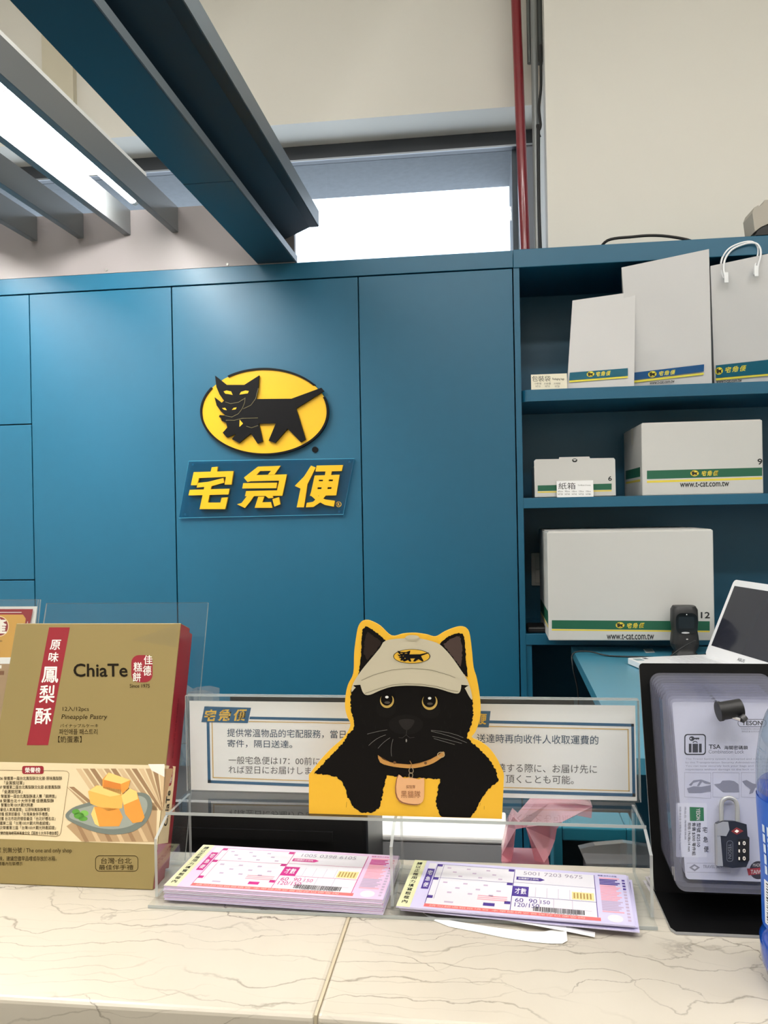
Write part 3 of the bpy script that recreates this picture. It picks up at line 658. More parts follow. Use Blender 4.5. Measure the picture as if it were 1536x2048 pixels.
b = MB(); Q = [(sx+.02, sy-.04, ZD+.052), (sx-.01, sy-.05, ZD+.04), (sx-.05, sy-.055, ZD+.012), (sx-.055, sy-.05, ZD+.004), (sx-.02, sy-.06, ZD+.004), (sx+.04, sy-.06, ZD+.010), (sx+.055, sy-.05, ZD+.006), (sx+.0, sy-.062, ZD+.016), (sx-.04, sy-.06, ZD+.006), (sx+.045, sy-.062, ZD+.004), (sx+.05, sy-.05, ZD+.016), (sx-.02, sy-.07, ZD+.010), (sx-.05, sy-.065, ZD+.004), (sx-.10, sy-.03, ZD+.004), (.34, 2.42, ZD+.003), (.285, 2.45, ZD+.010), (.240, 2.44, ZD+.006), (.236, 2.42, ZD-.03), (.25, 2.42, ZD-.12), (.24, 2.40, ZD-.3)]
b.tube(Q, .0022, col(24, 26, 28, rough=.5), 8, 6); b.build('cable', sn)
p = [on('Z', ZD, *q) for q in C4([(820, 1428), (872, 1426), (887, 1447), (836, 1450)])]
b = MB(); b.prism([v+Vector((0, 0, .0002)) for v in p], (0, 0, .0004), col(220, 220, 215, rough=.5)); ce = sum(p, Vector())/4
b.prism([ce+(v-ce)*.78+Vector((0, 0, .0006)) for v in p], (0, 0, .0002), col(150, 160, 160, rough=.4))
tag(b.build('sticker', origin=ce), 'small silver sticker on the teal desk below the large box', 'sticker')

# ================================================================== COUNTER
ZT = 1.10; YF, YB = .640, .940; XSEAM = -.1425
ct = thing('counter', 'cream veined marble service counter across the foreground', 'counter', (-.2, .8, 0))
for a, b_ in ((-1.6, XSEAM-.0004), (XSEAM+.0004, 1.3)):
    b = MB(); b.box(a, b_, YF, YB, ZT-.03, ZT, MARBLE, .0045, seg=3); b.build('top_slab', ct)
    b = MB(); b.box(a, b_, YF+.0015, YF+.022, .0, ZT-.0302, MARBLE, .001); b.build('front_slab', ct)
MB().box(XSEAM-.0012, XSEAM+.0012, YF+.001, YB-.001, ZT-.02, ZT+.0001, col(190, 178, 152, rough=.6)).build('grout_line', ct)
MB().box(-1.6, 1.3, YF+.022, YB-.005, 0, ZT-.0302, col(60, 62, 64, rough=.7)).build('core', ct)
# inner work top
iw = thing('work_desk', 'low grey work desk behind the marble counter', 'desk', (-.2, 1.25, 0))
MB().box(-1.6, .20, .942, 1.45, .80, .83, col(70, 74, 76, rough=.5), .002).build('desk_top', iw)
for x in (-1.55, .14): MB().box(x, x+.03, .95, 1.44, 0, .7998, col(50, 52, 55, rough=.6)).build('leg_panel', iw)

# ================================================================== ACRYLIC FORM HOLDER
ho = thing('form_holder', 'clear acrylic holder with two form trays and an upright sign slot', 'holder', (-.1, .86, ZT))
HX0, HX1 = -.349, .152; TK = .003; z0 = ZT+.0003
b = MB(); b.box(HX0, HX1, .800, .915, z0, z0+TK, ACRYL); b.box(HX0, HX1, .7992, .8, z0, z0+TK, ACEDGE); b.build('base_plate', ho)
sidep = [(.818, z0+TK), (.818, 1.163), (.848, 1.1765), (.917, 1.1765), (.917, z0+TK)]
for x in (HX0, -.1030, HX1-TK):
    b = MB(); P = [(x, y, z) for y, z in sidep]
    b.prism(P, (TK, 0, 0), ACRYL, ACEDGE); b.build('side_panel', ho)
b = MB(); b.box(HX0, HX1, .850, .914, 1.1767, 1.1797, ACRYL); b.box(HX0, HX1, .8492, .85, 1.1767, 1.1797, ACEDGE); b.build('cover_plate', ho)
for y in (.9145, .9215):
    b = MB(); b.box(HX0, HX1+.006, y, y+.0028, 1.180 if y < .92 else 1.1769, 1.2895, ACRYL); b.box(HX0, HX1+.006, y, y+.0028, 1.2896, 1.2904, ACEDGE)
    b.box(HX0-.0007, HX0-.0001, y, y+.0028, 1.18, 1.29, ACEDGE); b.box(HX1+.0061, HX1+.0068, y, y+.0028, 1.18, 1.29, ACEDGE); b.build('sign_sleeve', ho)
# black strips in the sleeve (top and bottom tape)
b = MB(); p = on('Y', .9185, 460, 1400); b.box(p.x, .09, .9190, .9196, 1.2835, 1.2890, BLACK); b.box(p.x, .02, .9190, .9196, 1.1805, 1.1835, BLACK); b.build('tape_strip', ho)

# paper signs in the sleeve
PB = col(28, 88, 128, rough=.6); PG = col(212, 176, 110, rough=.6); PW = col(238, 238, 238, rough=.6); DBL = col(48, 74, 100, rough=.7); DGR = col(92, 92, 94, rough=.7)
C1 = crop(320, 1380, 3.84); C2 = crop(900, 1380, 3.657)
def leaflet(lab, x0, x1):
    t = thing('paper_sign', lab, 'sign', ((x0+x1)/2, .9184, 1.181), 'printed leaflets in the acrylic sleeve')
    MB().box(x0, x1, .9182, .9186, 1.1803, 1.2835, PW).build('sheet', t); return t, Face((x0, .9181, 1.1803), (1, 0, 0), (0, 0, 1), .00012)
t, F = leaflet('white leaflet with blue frame left of the cat standee', HX0+.003, -.098)
b = MB()
F.px(b, C1([(342, 126), (700, 136), (675, 254), (318, 246)]), PB, 2); pbrand(F, b, *C1([(340, 145)])[0], *C1([(668, 238)])[0], 3, col(222, 180, 70, rough=.6), slope=1.0)
F.px(b, C1([(690, 204), (1640, 222), (1640, 244), (686, 224)]), PB, 1); F.px(b, C1([(358, 245), (380, 245), (390, 714), (367, 712)]), PB, 1)
F.px(b, C1([(367, 692), (1640, 738), (1640, 762), (367, 714)]), PB, 1)
F.px(b, C1([(680, 238), (1640, 256), (1640, 262), (680, 245)]), PG, 1); F.px(b, C1([(396, 248), (404, 248), (412, 672), (404, 672)]), PG, 1); F.px(b, C1([(404, 668), (1640, 712), (1640, 718), (404, 676)]), PG, 1)
F.text(b, '提供常溫物品的宅配服務，當日', *C1([(516, 296)])[0], *C1([(1425, 360)])[0], DBL, 1, .004, slope=3.6)
F.text(b, '寄件，隔日送達。', *C1([(518, 380)])[0], *C1([(1015, 440)])[0], DBL, 1, .004, slope=2)
F.text(b, '一般宅急便は17：00前に', *C1([(527, 508)])[0], *C1([(1228, 568)])[0], DGR, 1, 0, slope=2.5); F.text(b, 'れば翌日にお届けしま', *C1([(527, 582)])[0], *C1([(1160, 640)])[0], DGR, 1, 0, slope=2.5)
b.build('printing', t)
t, F = leaflet('white leaflet with blue frame right of the cat standee', -.0975, HX1+.003)
b = MB()
F.px(b, C2([(100, 150), (297, 154), (283, 273), (90, 268)]), PB, 2); F.text(b, '便', *C2([(205, 172)])[0], *C2([(262, 250)])[0], col(222, 180, 70, rough=.6), 3, .03, shear=2)
F.px(b, C2([(285, 222), (1345, 247), (1343, 268), (283, 243)]), PB, 1); F.px(b, C2([(1325, 247), (1345, 247), (1357, 780), (1334, 780)]), PB, 1); F.px(b, C2([(-200, 716), (1357, 757), (1357, 781), (-200, 738)]), PB, 1)
F.px(b, C2([(283, 262), (1305, 284), (1305, 292), (283, 269)]), PG, 1); F.px(b, C2([(1298, 284), (1306, 284), (1314, 742), (1306, 742)]), PG, 1); F.px(b, C2([(-200, 692), (1314, 735), (1314, 742), (-200, 699)]), PG, 1)
F.text(b, '送達時再向收件人收取運費的', *C2([(196, 320)])[0], *C2([(1085, 385)])[0], DBL, 1, .004, slope=4.0)
F.text(b, '達する際に、お届け先に', *C2([(345, 537)])[0], *C2([(1075, 600)])[0], DGR, 1, 0, slope=3.0); F.text(b, '頂くことも可能。', *C2([(408, 618)])[0], *C2([(905, 680)])[0], DGR, 1, 0, slope=2.5)
b.build('printing', t)

# ================================================================== CAT STANDEE
C7 = crop(600, 1220, 3.491)
st = thing('cat_standee', 'yellow cardboard standee printed with a black cat in a beige cap', 'standee', (-.094, .857, 1.1799))
FC = Face((-.094, .8555, 1.1799), (1, 0, 0), (0, .0, 1), .00022)
def smooth(pts, k=4, closed=True):
    n = len(pts); out = []
    for i in range(n):
        a, b_, c, d = [Vector(pts[(i+j) % n]) for j in (-1, 0, 1, 2)]
        for q in range(k):
            t_ = q/k; p = 0.5*((2*b_)+(c-a)*t_+(2*a-5*b_+4*c-d)*t_*t_+(3*b_-a-3*c+d)*t_**3); out.append((p.x, p.y))
    return out
def fur(pts, amp, step=9):
    out = []; n = len(pts)
    for i in range(n):
        a, c = Vector(pts[i]), Vector(pts[(i+1) % n]); d = c-a; L_ = d.length; k = max(1, int(L_/step))
        nrm = Vector((d.y, -d.x))/max(L_, 1e-6)
        for q in range(k):
            p = a+d*(q/k)+nrm*random.uniform(-amp, amp); out.append((p.x, p.y))
    return out
OUT = [(62,1150),(130,1062),(215,970),(290,905),(335,845),(352,795),(330,745),(315,680),(318,600),(335,520),(372,440),(378,300),(390,200),(405,120),(430,80),(465,70),(500,78),(560,110),(640,180),(720,165),(800,160),(880,170),(945,185),(1010,150),(1080,122),(1130,115),(1165,130),(1185,170),(1200,280),(1212,400),(1235,480),(1255,600),(1262,700),(1250,780),(1225,850),(1200,890),(1260,920),(1320,965),(1370,1030),(1400,1090),(1425,1160),(1418,1300)]
sm = smooth(OUT, 4)[4:-8]+[(1424, 1160), (1418, 1300)]; sm = [(62, 1150)]+sm
pts = [FC.uv(p) for p in C7(sm)]; bl, br_ = FC.uv(C7([(62, 1410)])[0]), FC.uv(C7([(1410, 1480)])[0])
pts += [(br_[0], .0002), (bl[0], .0002)]
YB_ = col(240, 186, 46, rough=.5); CB = col(150, 120, 70, rough=.8)
b = MB(); b.prism([FC.w(p) for p in pts], -FC.n*.0022, YB_, col(214, 168, 60, rough=.7)); b.build('board', st)
b = MB(); xm = (bl[0]+br_[0])/2; b.prism([FC.w((xm-.02, .0004), -.0024), FC.w((xm-.02, .07), -.0024), FC.w((xm-.02, .0004), -.024)], (.0018, 0, 0), CB); b.build('support_flap', st)
CBK = col(20, 18, 17, rough=.7, spec=.08); CBK2 = col(26, 24, 23, rough=.7, spec=.08); CBR = col(46, 37, 33, rough=.7, spec=.1); CAP = col(196, 188, 164, rough=.6); CAP2 = col(182, 174, 150, rough=.6); CAPD = col(120, 114, 94, rough=.6)
art = MB()
BODY = [(360,560),(350,640),(362,720),(382,790),(372,835),(335,865),(300,930),(240,990),(180,1050),(130,1108),(100,1140),(180,1150),(250,1165),(290,1190),(315,1240),(328,1300),(370,1370),(430,1412),(500,1414),(550,1388),(572,1310),(590,1220),(605,1158),(700,1165),(980,1182),(965,1240),(952,1310),(950,1370),(978,1430),(1000,1452),(1180,1462),(1232,1390),(1272,1310),(1320,1250),(1385,1190),(1370,1120),(1330,1050),(1270,990),(1220,940),(1162,890),(1190,820),(1210,740),(1205,640),(1180,540),(1160,470),(1100,400),(420,400),(405,450)]
FC.poly(art, [(u_, max(v_, .0006)) for u_, v_ in (FC.uv(p) for p in C7(fur(BODY, 5)))], CBK, 1)
EARL = [(412,440),(425,330),(430,200),(437,140),(456,113),(490,125),(545,165),(600,215),(570,300),(500,360)]
EARR = [(975,235),(1040,182),(1100,160),(1138,165),(1152,220),(1158,330),(1172,470),(1120,430),(1040,330)]
FC.px(art, C7(fur(EARL, 3)), CBK, 2); FC.px(art, C7(fur(EARR, 3)), CBK, 2)
FC.px(art, C7(fur([(445,300),(452,200),(470,150),(510,175),(570,225),(530,290),(470,350)], 4)), CBR, 3); FC.px(art, C7(fur([(1000,240),(1060,195),(1115,180),(1130,230),(1132,330),(1125,400),(1060,320)], 4)), col(66, 48, 42, rough=.6), 3)
# cap
FC.px(art, C7(smooth([(600,212),(735,196),(840,198),(955,228),(1010,270),(1070,340),(1125,420),(1168,485),(1196,570),(1202,625),(1180,600),(1150,545),(1120,520),(430,520),(390,540),(360,572),(372,510),(430,420),(500,335),(560,262)], 3)), CAP, 4)
FC.px(art, C7(smooth([(425,530),(428,492),(520,452),(640,418),(780,406),(920,420),(1040,455),(1112,490),(1126,530),(1110,578),(1060,576),(960,546),(850,530),(740,526),(640,535),(560,560),(490,590),(448,584)], 3)), CAP, 5)
FC.pstrip(art, C7([(430,490),(520,450),(640,417),(780,405),(920,418),(1040,453),(1085,472)]), .8, CAPD, 6)
FC.pstrip(art, C7([(455,580),(560,545),(640,522),(740,513),(850,517),(960,533),(1060,562),(1105,566)]), .9, CAPD, 6)
FC.px(art, C7(ell(785, 196, 52, 20)), CAP2, 6); FC.px(art, C7(ell(785, 188, 46, 15)), CAP, 7)
pemblem(FC, art, *C7([(652, 272)])[0], *C7([(910, 372)])[0], 6, SBLK, col(226, 178, 50, rough=.6))
# face
FC.px(art, C7(ell(740, 800, 120, 70)), CBK2, 2); FC.px(art, C7(ell(600, 690, 70, 60)), col(24, 22, 21, rough=.7, spec=.08), 2); FC.px(art, C7(ell(910, 700, 70, 60)), col(24, 22, 21, rough=.7, spec=.08), 2)
GOLD = col(196, 164, 84, rough=.4); PUP = col(12, 10, 9, rough=.6, spec=.1)
for cx, cy, r_ in ((608, 632, 54), (906, 640, 60)):
    FC.px(art, C7(ell(cx, cy, r_, r_)), PUP, 3); FC.px(art, C7(ell(cx, cy, r_*.90, r_*.94)), GOLD, 4); FC.px(art, C7(ell(cx-2, cy-10, r_*.76, r_*.80)), PUP, 5)
    FC.px(art, C7([(cx-r_, cy-r_*1.02), (cx+r_, cy-r_*1.02), (cx+r_*.8, cy-r_*.62), (cx-r_*.8, cy-r_*.62)]), PUP, 6)
    FC.px(art, C7(ell(cx, cy-26, 12, 9, 14)), col(236, 236, 232, rough=.4), 7); FC.px(art, C7(ell(cx+2, cy+12, 20, 9, 14)), col(70, 64, 56, rough=.4), 7)
FC.px(art, C7(smooth([(690,770),(745,758),(800,770),(780,815),(745,838),(710,815)], 3)), col(42, 39, 38, rough=.7, spec=.1), 4)
FC.pstrip(art, C7([(745,838),(742,870),(715,892),(690,890)]), .7, col(56, 52, 50), 4); FC.pstrip(art, C7([(742,870),(768,892),(800,888)]), .7, col(56, 52, 50), 4); FC.px(art, C7(ell(743, 910, 5, 12, 10)), col(150, 146, 142), 4)
WH = col(150, 148, 144, rough=.5)
for a, c, d in (((915,845),(1040,870),(1165,925)),((925,880),(1040,905),(1130,930)),((935,895),(1010,918),(1080,938)),((915,838),(1060,850),(1140,890)),((610,835),(540,845),(470,865)),((600,870),(530,890),(480,945)),((630,890),(580,920),(545,965)),((650,900),(630,960),(640,1020))):
    q = [(a[0]*(1-t_)**2+2*c[0]*t_*(1-t_)+d[0]*t_*t_, a[1]*(1-t_)**2+2*c[1]*t_*(1-t_)+d[1]*t_*t_) for t_ in (0, .25, .5, .75, 1)]; FC.pstrip(art, C7(q), .45, WH, 4)
for k in range(60):     # fur strokes
    x, y = random.choice(((random.uniform(420, 560), random.uniform(640, 960)), (random.uniform(990, 1170), random.uniform(640, 860)), (random.uniform(300, 560), random.uniform(960, 1340)), (random.uniform(1000, 1300), random.uniform(960, 1380))))
    FC.pstrip(art, C7([(x, y), (x+random.uniform(-8, 8), y+random.uniform(20, 40))]), .4, col(36, 34, 32, rough=.7, spec=.08), 3)
# soft dark print under the paws
COLR = col(196, 142, 72, rough=.5)
cl = [(545,1010),(580,1040),(640,1062),(700,1072),(790,1074),(880,1052),(950,1020),(1000,985),(1008,1010),(960,1050),(900,1080),(800,1102),(700,1098),(620,1085),(560,1062)]
FC.px(art, C7(smooth(cl, 2)), COLR, 5); FC.pstrip(art, C7([(550,1015),(640,1066),(790,1078),(880,1058),(1000,990)]), .5, col(140, 96, 46), 6)
for x, y in ((662, 1063), (877, 1066)): FC.px(art, C7(ell(x, y, 10, 10, 14)), col(110, 74, 36), 6)
FC.pstrip(art, C7(ell(985, 1008, 24, 18, 20)), 1.4, col(190, 170, 130), 7, True)
FC.pstrip(art, C7(ell(777, 1118, 15, 20, 18)), 1.1, col(170, 150, 120), 7, True); FC.pstrip(art, C7(ell(775, 1150, 13, 18, 18)), 1.1, col(170, 150, 120), 7, True); FC.pstrip(art, C7([(768,1050),(782,1075),(772,1100)]), 1.4, col(150, 110, 60), 7)
TAG = [(690,1145),(725,1172),(775,1165),(830,1180),(865,1168),(868,1230),(866,1310),(845,1345),(800,1352),(720,1338),(682,1300),(672,1230)]
FC.px(art, C7(smooth([(x-8, y+8) for x, y in TAG], 2)), col(150, 96, 60), 6); FC.px(art, C7(smooth(TAG, 2)), col(232, 178, 128, rough=.45), 7)
TI = col(150, 98, 62, rough=.6); FC.text(art, '探險隊', *C7([(742, 1218)])[0], *C7([(806, 1244)])[0], TI, 8); FC.text(art, '黑貓隊', *C7([(706, 1258)])[0], *C7([(842, 1308)])[0], TI, 8)
art.build('printed_cat', st)

# ================================================================== WAYBILLS
def waybill(F, b, main, dark, lil, num, fill_hint):
    """printing on one form; s,t from the upper left, both 0..1"""
    W, H = F.W, F.H
    def q(pts): return [(s_*W, (1-t_)*H) for s_, t_ in pts]
    def R_(s0, t0, s1, t1, mat, l=2): F.poly(b, q([(s0, t0), (s1, t0), (s1, t1), (s0, t1)]), mat, l)
    def T_(tx, s0, t0, s1, t1, mat, l=4, bold=0): F.text3(b, tx, q([(s0, t1)])[0], q([(s1, t1)])[0], q([(s0, t0)])[0], mat, l, bold)
    YL = col(222, 222, 178, rough=.6); WP = col(224, 221, 228, rough=.6); RD = col(232, 112, 112, rough=.6); OR = col(240, 214, 150, rough=.6); PK = col(244, 168, 182, rough=.6); MID = col(190, 170, 196, rough=.6)
    R_(0, 0, .060, 1, YL)
    for k, ch in enumerate('請以正楷用力填寫粗框內'): T_(ch, .018, .05+.082*k, .042, .112+.082*k, INK, 4, .02)
    R_(.118, .06, .855, .905, WP)
    R_(.118, .905, .865, .965, RD)
    T_('請勿超過粗框填寫 本單據請妥善保存以便查詢', .14, .918, .80, .955, col(250, 190, 180), 4)
    R_(.078, .05, .112, .17, WP); R_(.078, .18, .112, .62, dark)
    T_('宅', .084, .22, .106, .32, WP, 4, .02); T_('急', .084, .36, .106, .45, WP, 4, .02); T_('便', .084, .49, .106, .58, WP, 4, .02)
    for s0, t0, s1, t1 in ((.118, .06, .121, .905), (.487, .06, .490, .905), (.118, .06, .49, .066), (.118, .36, .49, .366), (.49, .34, .855, .345), (.49, .62, .855, .627), (.852, .06, .855, .905), (.150, .06, .1515, .8)): R_(s0, t0, s1, t1, dark, 3)
    for s0 in (.118, .46): 
        for t0 in (.06, .36, .74): R_(s0, t0, s0+.026, t0+.055, dark, 3)
    R_(.50, .215, .61, .285, dark, 3); F.poly(b, q([(.61, .215), (.63, .25), (.61, .285)]), dark, 3); T_('日期應於三日內', .51, .23, .60, .27, WP, 5, .02)
    R_(.49, .42, .56, .62, dark, 3); T_('才數', .50, .46, .55, .58, WP, 5, .02)
    R_(.37, .80, .42, .86, dark, 3); R_(.20, .83, .24, .86, MID, 3)
    for s0 in (.59, .64, .69, .74, .79): R_(s0, .42, s0+.0015, .627, MID, 3)
    R_(.75, .45, .845, .60, OR, 3)
    for k in range(6): R_(.757+.014*k, .47, .764+.014*k, .58, col(170, 140, 80), 4)
    T_('60  90', .505, .66, .60, .74, dark, 4); T_('150', .615, .67, .655, .74, dark, 4); T_('120/150', .505, .75, .61, .83, dark, 4)
    for s0, t0, s1, t1 in ((.61, .627, .612, .80), (.67, .627, .672, .80), (.75, .627, .752, .80), (.61, .80, .83, .805)): R_(s0, t0, s1, t1, MID, 3)
    T_(num, .53, .09, .80, .165, col(150, 140, 160), 4)
    random.seed(3); s_ = .585
    while s_ < .80:
        w_ = random.choice((.0018, .003, .0045)); R_(s_, .80, s_+w_, .885, INK, 4); s_ += w_+random.choice((.0016, .0028))
    T_(num, .62, .888, .77, .903, INK, 5)
    for k in range(3): R_(.34, .66+.035*k, .47, .68+.035*k, PK, 3)
    for k in range(9):
        s0 = .17+.031*k; t0 = .12+.17*((k*7) % 3)/2; R_(s0, t0, s0+.018, t0+.028, MID, 3)
    for k in range(9):
        s0 = .17+.031*k; t0 = .44+.2*((k*5) % 3)/2; R_(s0, t0, s0+.02, t0+.03, MID, 3)
    for k in range(22):
        R_(.875, .10+.032*k, .965-.01*(k % 3), .122+.032*k, (dark if k < 5 else PK if k < 14 else MID) if k % 7 else PK, 3)
    F.poly(b, q(ell(.925, .90, .032, .07, 28)), WP, 3)
    T_('聯單 收件人存查', .87, .045, .955, .075, dark, 4, .01)
    for k in range(14): R_(.975, .12+.06*k, .988, .155+.06*k, dark if k < 4 else MID, 3)
def form_sheet(corners, z_top, thick, name, lab, cat, group, dark, paper, num, edge=None, tilt=0, printed=True):
    FL, FR, BL = [Vector(c) for c in corners]
    u = (FR-FL); W = u.length; v = (BL-FL); F = Face(FL, u, v, .00007); H = (BL-FL).dot(F.v); F.W, F.H = W, H
    return F
def stack(name, lab, corners, layers, dark, paper, num, group):
    FL, FR, BL = [Vector(c) for c in corners]
    t = thing(name, lab, 'forms', (FL+FR)/2+Vector((0, .05, -.01)), group)
    return t
PUR = col(74, 52, 140, rough=.6); MAG = col(196, 40, 130, rough=.6); LIL = col(206, 200, 232, rough=.6); PKL = col(226, 196, 226, rough=.6)
zb = z0+TK+.0003
# pink pad: one bound pad of many sheets
FL, FR, BL = on('Z', 1.118, 328, 1771), on('Z', 1.118, 765, 1800), on('Z', 1.118, 405, 1691)
u = (FR-FL).normalized(); v = Vector((-u.y, u.x, 0))
t = thing('waybill_pad', 'pad of pink delivery forms in the left tray of the acrylic holder', 'forms', (FL.x+.1, FL.y+.05, zb))
W, H = (FR-FL).length, .104
b = MB(); nl = 26
for k in range(nl):
    za, zc = zb+(1.1178-zb)*k/nl, zb+(1.1178-zb)*(k+.82)/nl; j = random.uniform(-.0012, .0012)
    o_ = Vector((FL.x, FL.y, za))+u*j+v*random.uniform(-.0008, .0008)
    b.prism([o_, o_+u*W, o_+u*W+v*H, o_+v*H], (0, 0, zc-za), (LIL, PKL, col(216, 214, 226, rough=.6))[k % 3])
b.build('sheets', t)
F = Face((FL.x, FL.y, 1.1180), u, v, .00007); F.W, F.H = W, H
b = MB(); F.poly(b, [(0, 0), (W, 0), (W, H), (0, H)], PKL, 1); waybill(F, b, None, MAG, PKL, '1005 0398 6105', None); b.build('top_form', t)
# purple forms: loose sheets fanned in the right tray
cs = (on('Z', 1.115, 792, 1806), on('Z', 1.115, 1275, 1846), on('Z', 1.115, 842, 1718))
for k, (ang, off, zz, lab) in enumerate(((-4.6, (.004, .003), 1.1064, 'lowest loose lilac form in the right tray, corner showing below the others'), (-3.2, (.003, .002), 1.1085, 'second loose lilac form beneath the top one in the right tray'), (None, (0, 0), 1.1106, 'top lilac delivery form with purple print in the right tray'))):
    FL, FR, BL = cs; u = (FR-FL).normalized()
    if ang is not None: u = Matrix.Rotation(math.radians(ang+5.5-2), 3, 'Z') @ u
    v = Vector((-u.y, u.x, 0)); W, H = (FR-FL).length-.002, .108
    o_ = Vector((FL.x, FL.y, zz))+Vector((off[0], off[1], 0))
    slope_v = Vector((v.x, v.y, .0 )); 
    t = thing('waybill', lab, 'form', o_, 'loose lilac delivery forms in the right tray')
    b = MB(); b.prism([o_, o_+u*W, o_+u*W+v*H, o_+v*H], (0, 0, .0012 if k < 2 else .0014), LIL); b.build('sheet', t)
    F = Face(o_+Vector((0, 0, .0012 if k < 2 else .0014)), u, v, .00007); F.W, F.H = W, H
    b = MB()
    if k == 2: waybill(F, b, None, PUR, LIL, '5001 7203 9675', None)
    else:
        F.poly(b, [(0, 0), (.06*W, 0), (.06*W, H), (0, H)], col(232, 232, 190, rough=.6), 1); F.poly(b, [(.965*W, .55*H), (.99*W, .55*H), (.99*W, .95*H), (.965*W, .95*H)], PUR, 1)
    b.build('printing', t)
# curled paper strip
C4b = crop(760, 1600, 2.743)
ps = MB(); WPp = col(244, 244, 242, rough=.6)
def ribbon(b, A, B, mat, th=.0003):
    n = len(A); b.add(A+B, [[i, i+1, n+i+1, n+i] for i in range(n-1)], mat, True)
zs = ZT+.0006
A = [on('Z', zs+h_, *C4b([p])[0]) for p, h_ in (((1180, 725), .001), ((1030, 695), .004), ((800, 655), .006), ((560, 615), .007), ((360, 588), .008), ((260, 575), .009), ((225, 580), .008), ((218, 596), .005))]
B = [on('Z', zs+h_, *C4b([p])[0]) for p, h_ in (((1178, 753), .001), ((1030, 722), .003), ((800, 680), .005), ((560, 638), .006), ((380, 607), .007), ((280, 596), .007), ((250, 606), .006), ((240, 620), .004))]
ribbon(ps, A, B, WPp)
A2 = [on('Z', zs+h_, *C4b([p])[0]) for p, h_ in (((218, 596), .005), ((240, 622), .002), ((330, 650), .001), ((480, 676), .001), ((650, 702), .001), ((800, 720), .001), ((900, 722), .001), ((975, 704), .002), ((1020, 680), .005))]
B2 = [on('Z', zs+h_, *C4b([p])[0]) for p, h_ in (((240, 620), .004), ((280, 655), .0), ((380, 695), .0), ((520, 722), .0), ((680, 755), .0), ((840, 780), .0), ((940, 788), .0), ((1000, 788), .0), ((1028, 772), .001))]
ribbon(ps, A2, B2, WPp)
tag(ps.build('paper_strip', origin=(B2[4].x, B2[4].y, ZT)), 'curled white backing paper strip on the marble in front of the holder', 'paper')

# ================================================================== GOLD PASTRY BOX
A0 = Vector((-.566, .838, ZT+.0006)); LV = Vector((0, .094, .268)).normalized(); LN = Vector((0, -LV.z, LV.y)); BW, BH = .207, .287
gb = thing('pastry_box', 'gold gift box of pineapple pastries leaning on a clear stand', 'box', (-.46, .86, ZT))
# upright size of the box so that it rests on its lower back edge
def gp_(x, v_, n_): return Vector((x, A0.y, A0.z))+LV*v_+LN*n_
TB = .047; lift = TB*LV.y/1.0*1.0
def gbox(b, x0, x1, v0, v1, n0, n1, mat, bev=.001):
    Mx = Matrix.Identity(4)
    for k, a in enumerate((Vector((1, 0, 0)), LV, LN)):
        for j in range(3): Mx[j][k] = a[j]
    Mx.translation = Vector((0, A0.y, A0.z)); b.box(x0, x1, v0, v1, n0, n1, mat, bev, Mx)
GOLDB = col(146, 128, 80, rough=.36, spec=.5, metal=.1); REDB = col(150, 34, 42, rough=.3, coat=.3); CRMB = col(238, 216, 170, rough=.4)
XL, XRr = -.567, -.360; DL = Vector((0, 0, 0))
b = MB(); gbox(b, XL, XRr, .0, BH, -.030, 0, GOLDB); b.build('lid', gb)
b = MB(); gbox(b, XL+.002, XRr-.002, .018, BH-.004, -TB, -.0301, REDB); b.build('tray', gb)
FG = Face((XL, A0.y, A0.z), (1, 0, 0), LV, .0002); FR_ = Face(gp_(XRr, 0, 0), -LN, LV, .0002)
C6 = crop(0, 1180, 3.3024); RS = col(146, 30, 44, rough=.35); WT = col(246, 240, 230, rough=.5); GI = col(48, 37, 18, rough=.7, spec=.1)
b = MB()
FG.px(b, C6([(325, 247), (462, 247), (318, 1025), (178, 1025)]), RS, 1)
for ch, x0_, y0_, x1_, y1_ in (('原', 330, 330, 395, 395), ('味', 318, 412, 382, 475), ('鳳', 275, 508, 382, 612), ('梨', 258, 630, 358, 745), ('酥', 230, 780, 335, 885)):
    FG.text(b, ch, *C6([(x0_, y0_)])[0], *C6([(x1_, y1_)])[0], WT, 2, .018, shear=3)
FG.text(b, 'ChiaTe', *C6([(488, 488)])[0], *C6([(842, 572)])[0], col(30, 24, 15, rough=.7, spec=.1), 2, .022)
FG.px(b, C6(rrect(868, 430, 1008, 610, 50)), RS, 1)
for ch, x0_, y0_, x1_, y1_ in (('佳', 952, 432, 1008, 492), ('德', 946, 500, 1000, 566), ('糕', 884, 478, 940, 540), ('餅', 878, 545, 932, 605)): FG.text(b, ch, *C6([(x0_, y0_)])[0], *C6([(x1_, y1_)])[0], WT, 3, .012)
FG.text(b, 'Since 1975', *C6([(858, 622)])[0], *C6([(990, 645)])[0], GI, 2, .01); FG.text(b, '12入/12pcs', *C6([(415, 768)])[0], *C6([(588, 806)])[0], GI, 2)
FG.text(b, 'Pineapple Pastry', *C6([(405, 822)])[0], *C6([(705, 862)])[0], GI, 2, 0, shear=2); FG.text(b, 'パイナップルケーキ', *C6([(398, 885)])[0], *C6([(650, 908)])[0], GI, 2)
FG.text(b, '파인애플 패스트리', *C6([(392, 918)])[0], *C6([(645, 955)])[0], GI, 2); FG.text(b, '【奶蛋素】', *C6([(385, 965)])[0], *C6([(540, 1008)])[0], GI, 2)
FG.text(b, '家 別無分號 / The one and only shop', *C6([(-20, 1700)])[0], *C6([(475, 1742)])[0], GI, 2)
FG.text(b, '美味，建議您儘早品嚐或存放於冰箱。', *C6([(-30, 1758)])[0], *C6([(375, 1790)])[0], GI, 2); FG.text(b, '請看內包裝標示', *C6([(-10, 1795)])[0], *C6([(150, 1820)])[0], GI, 2)
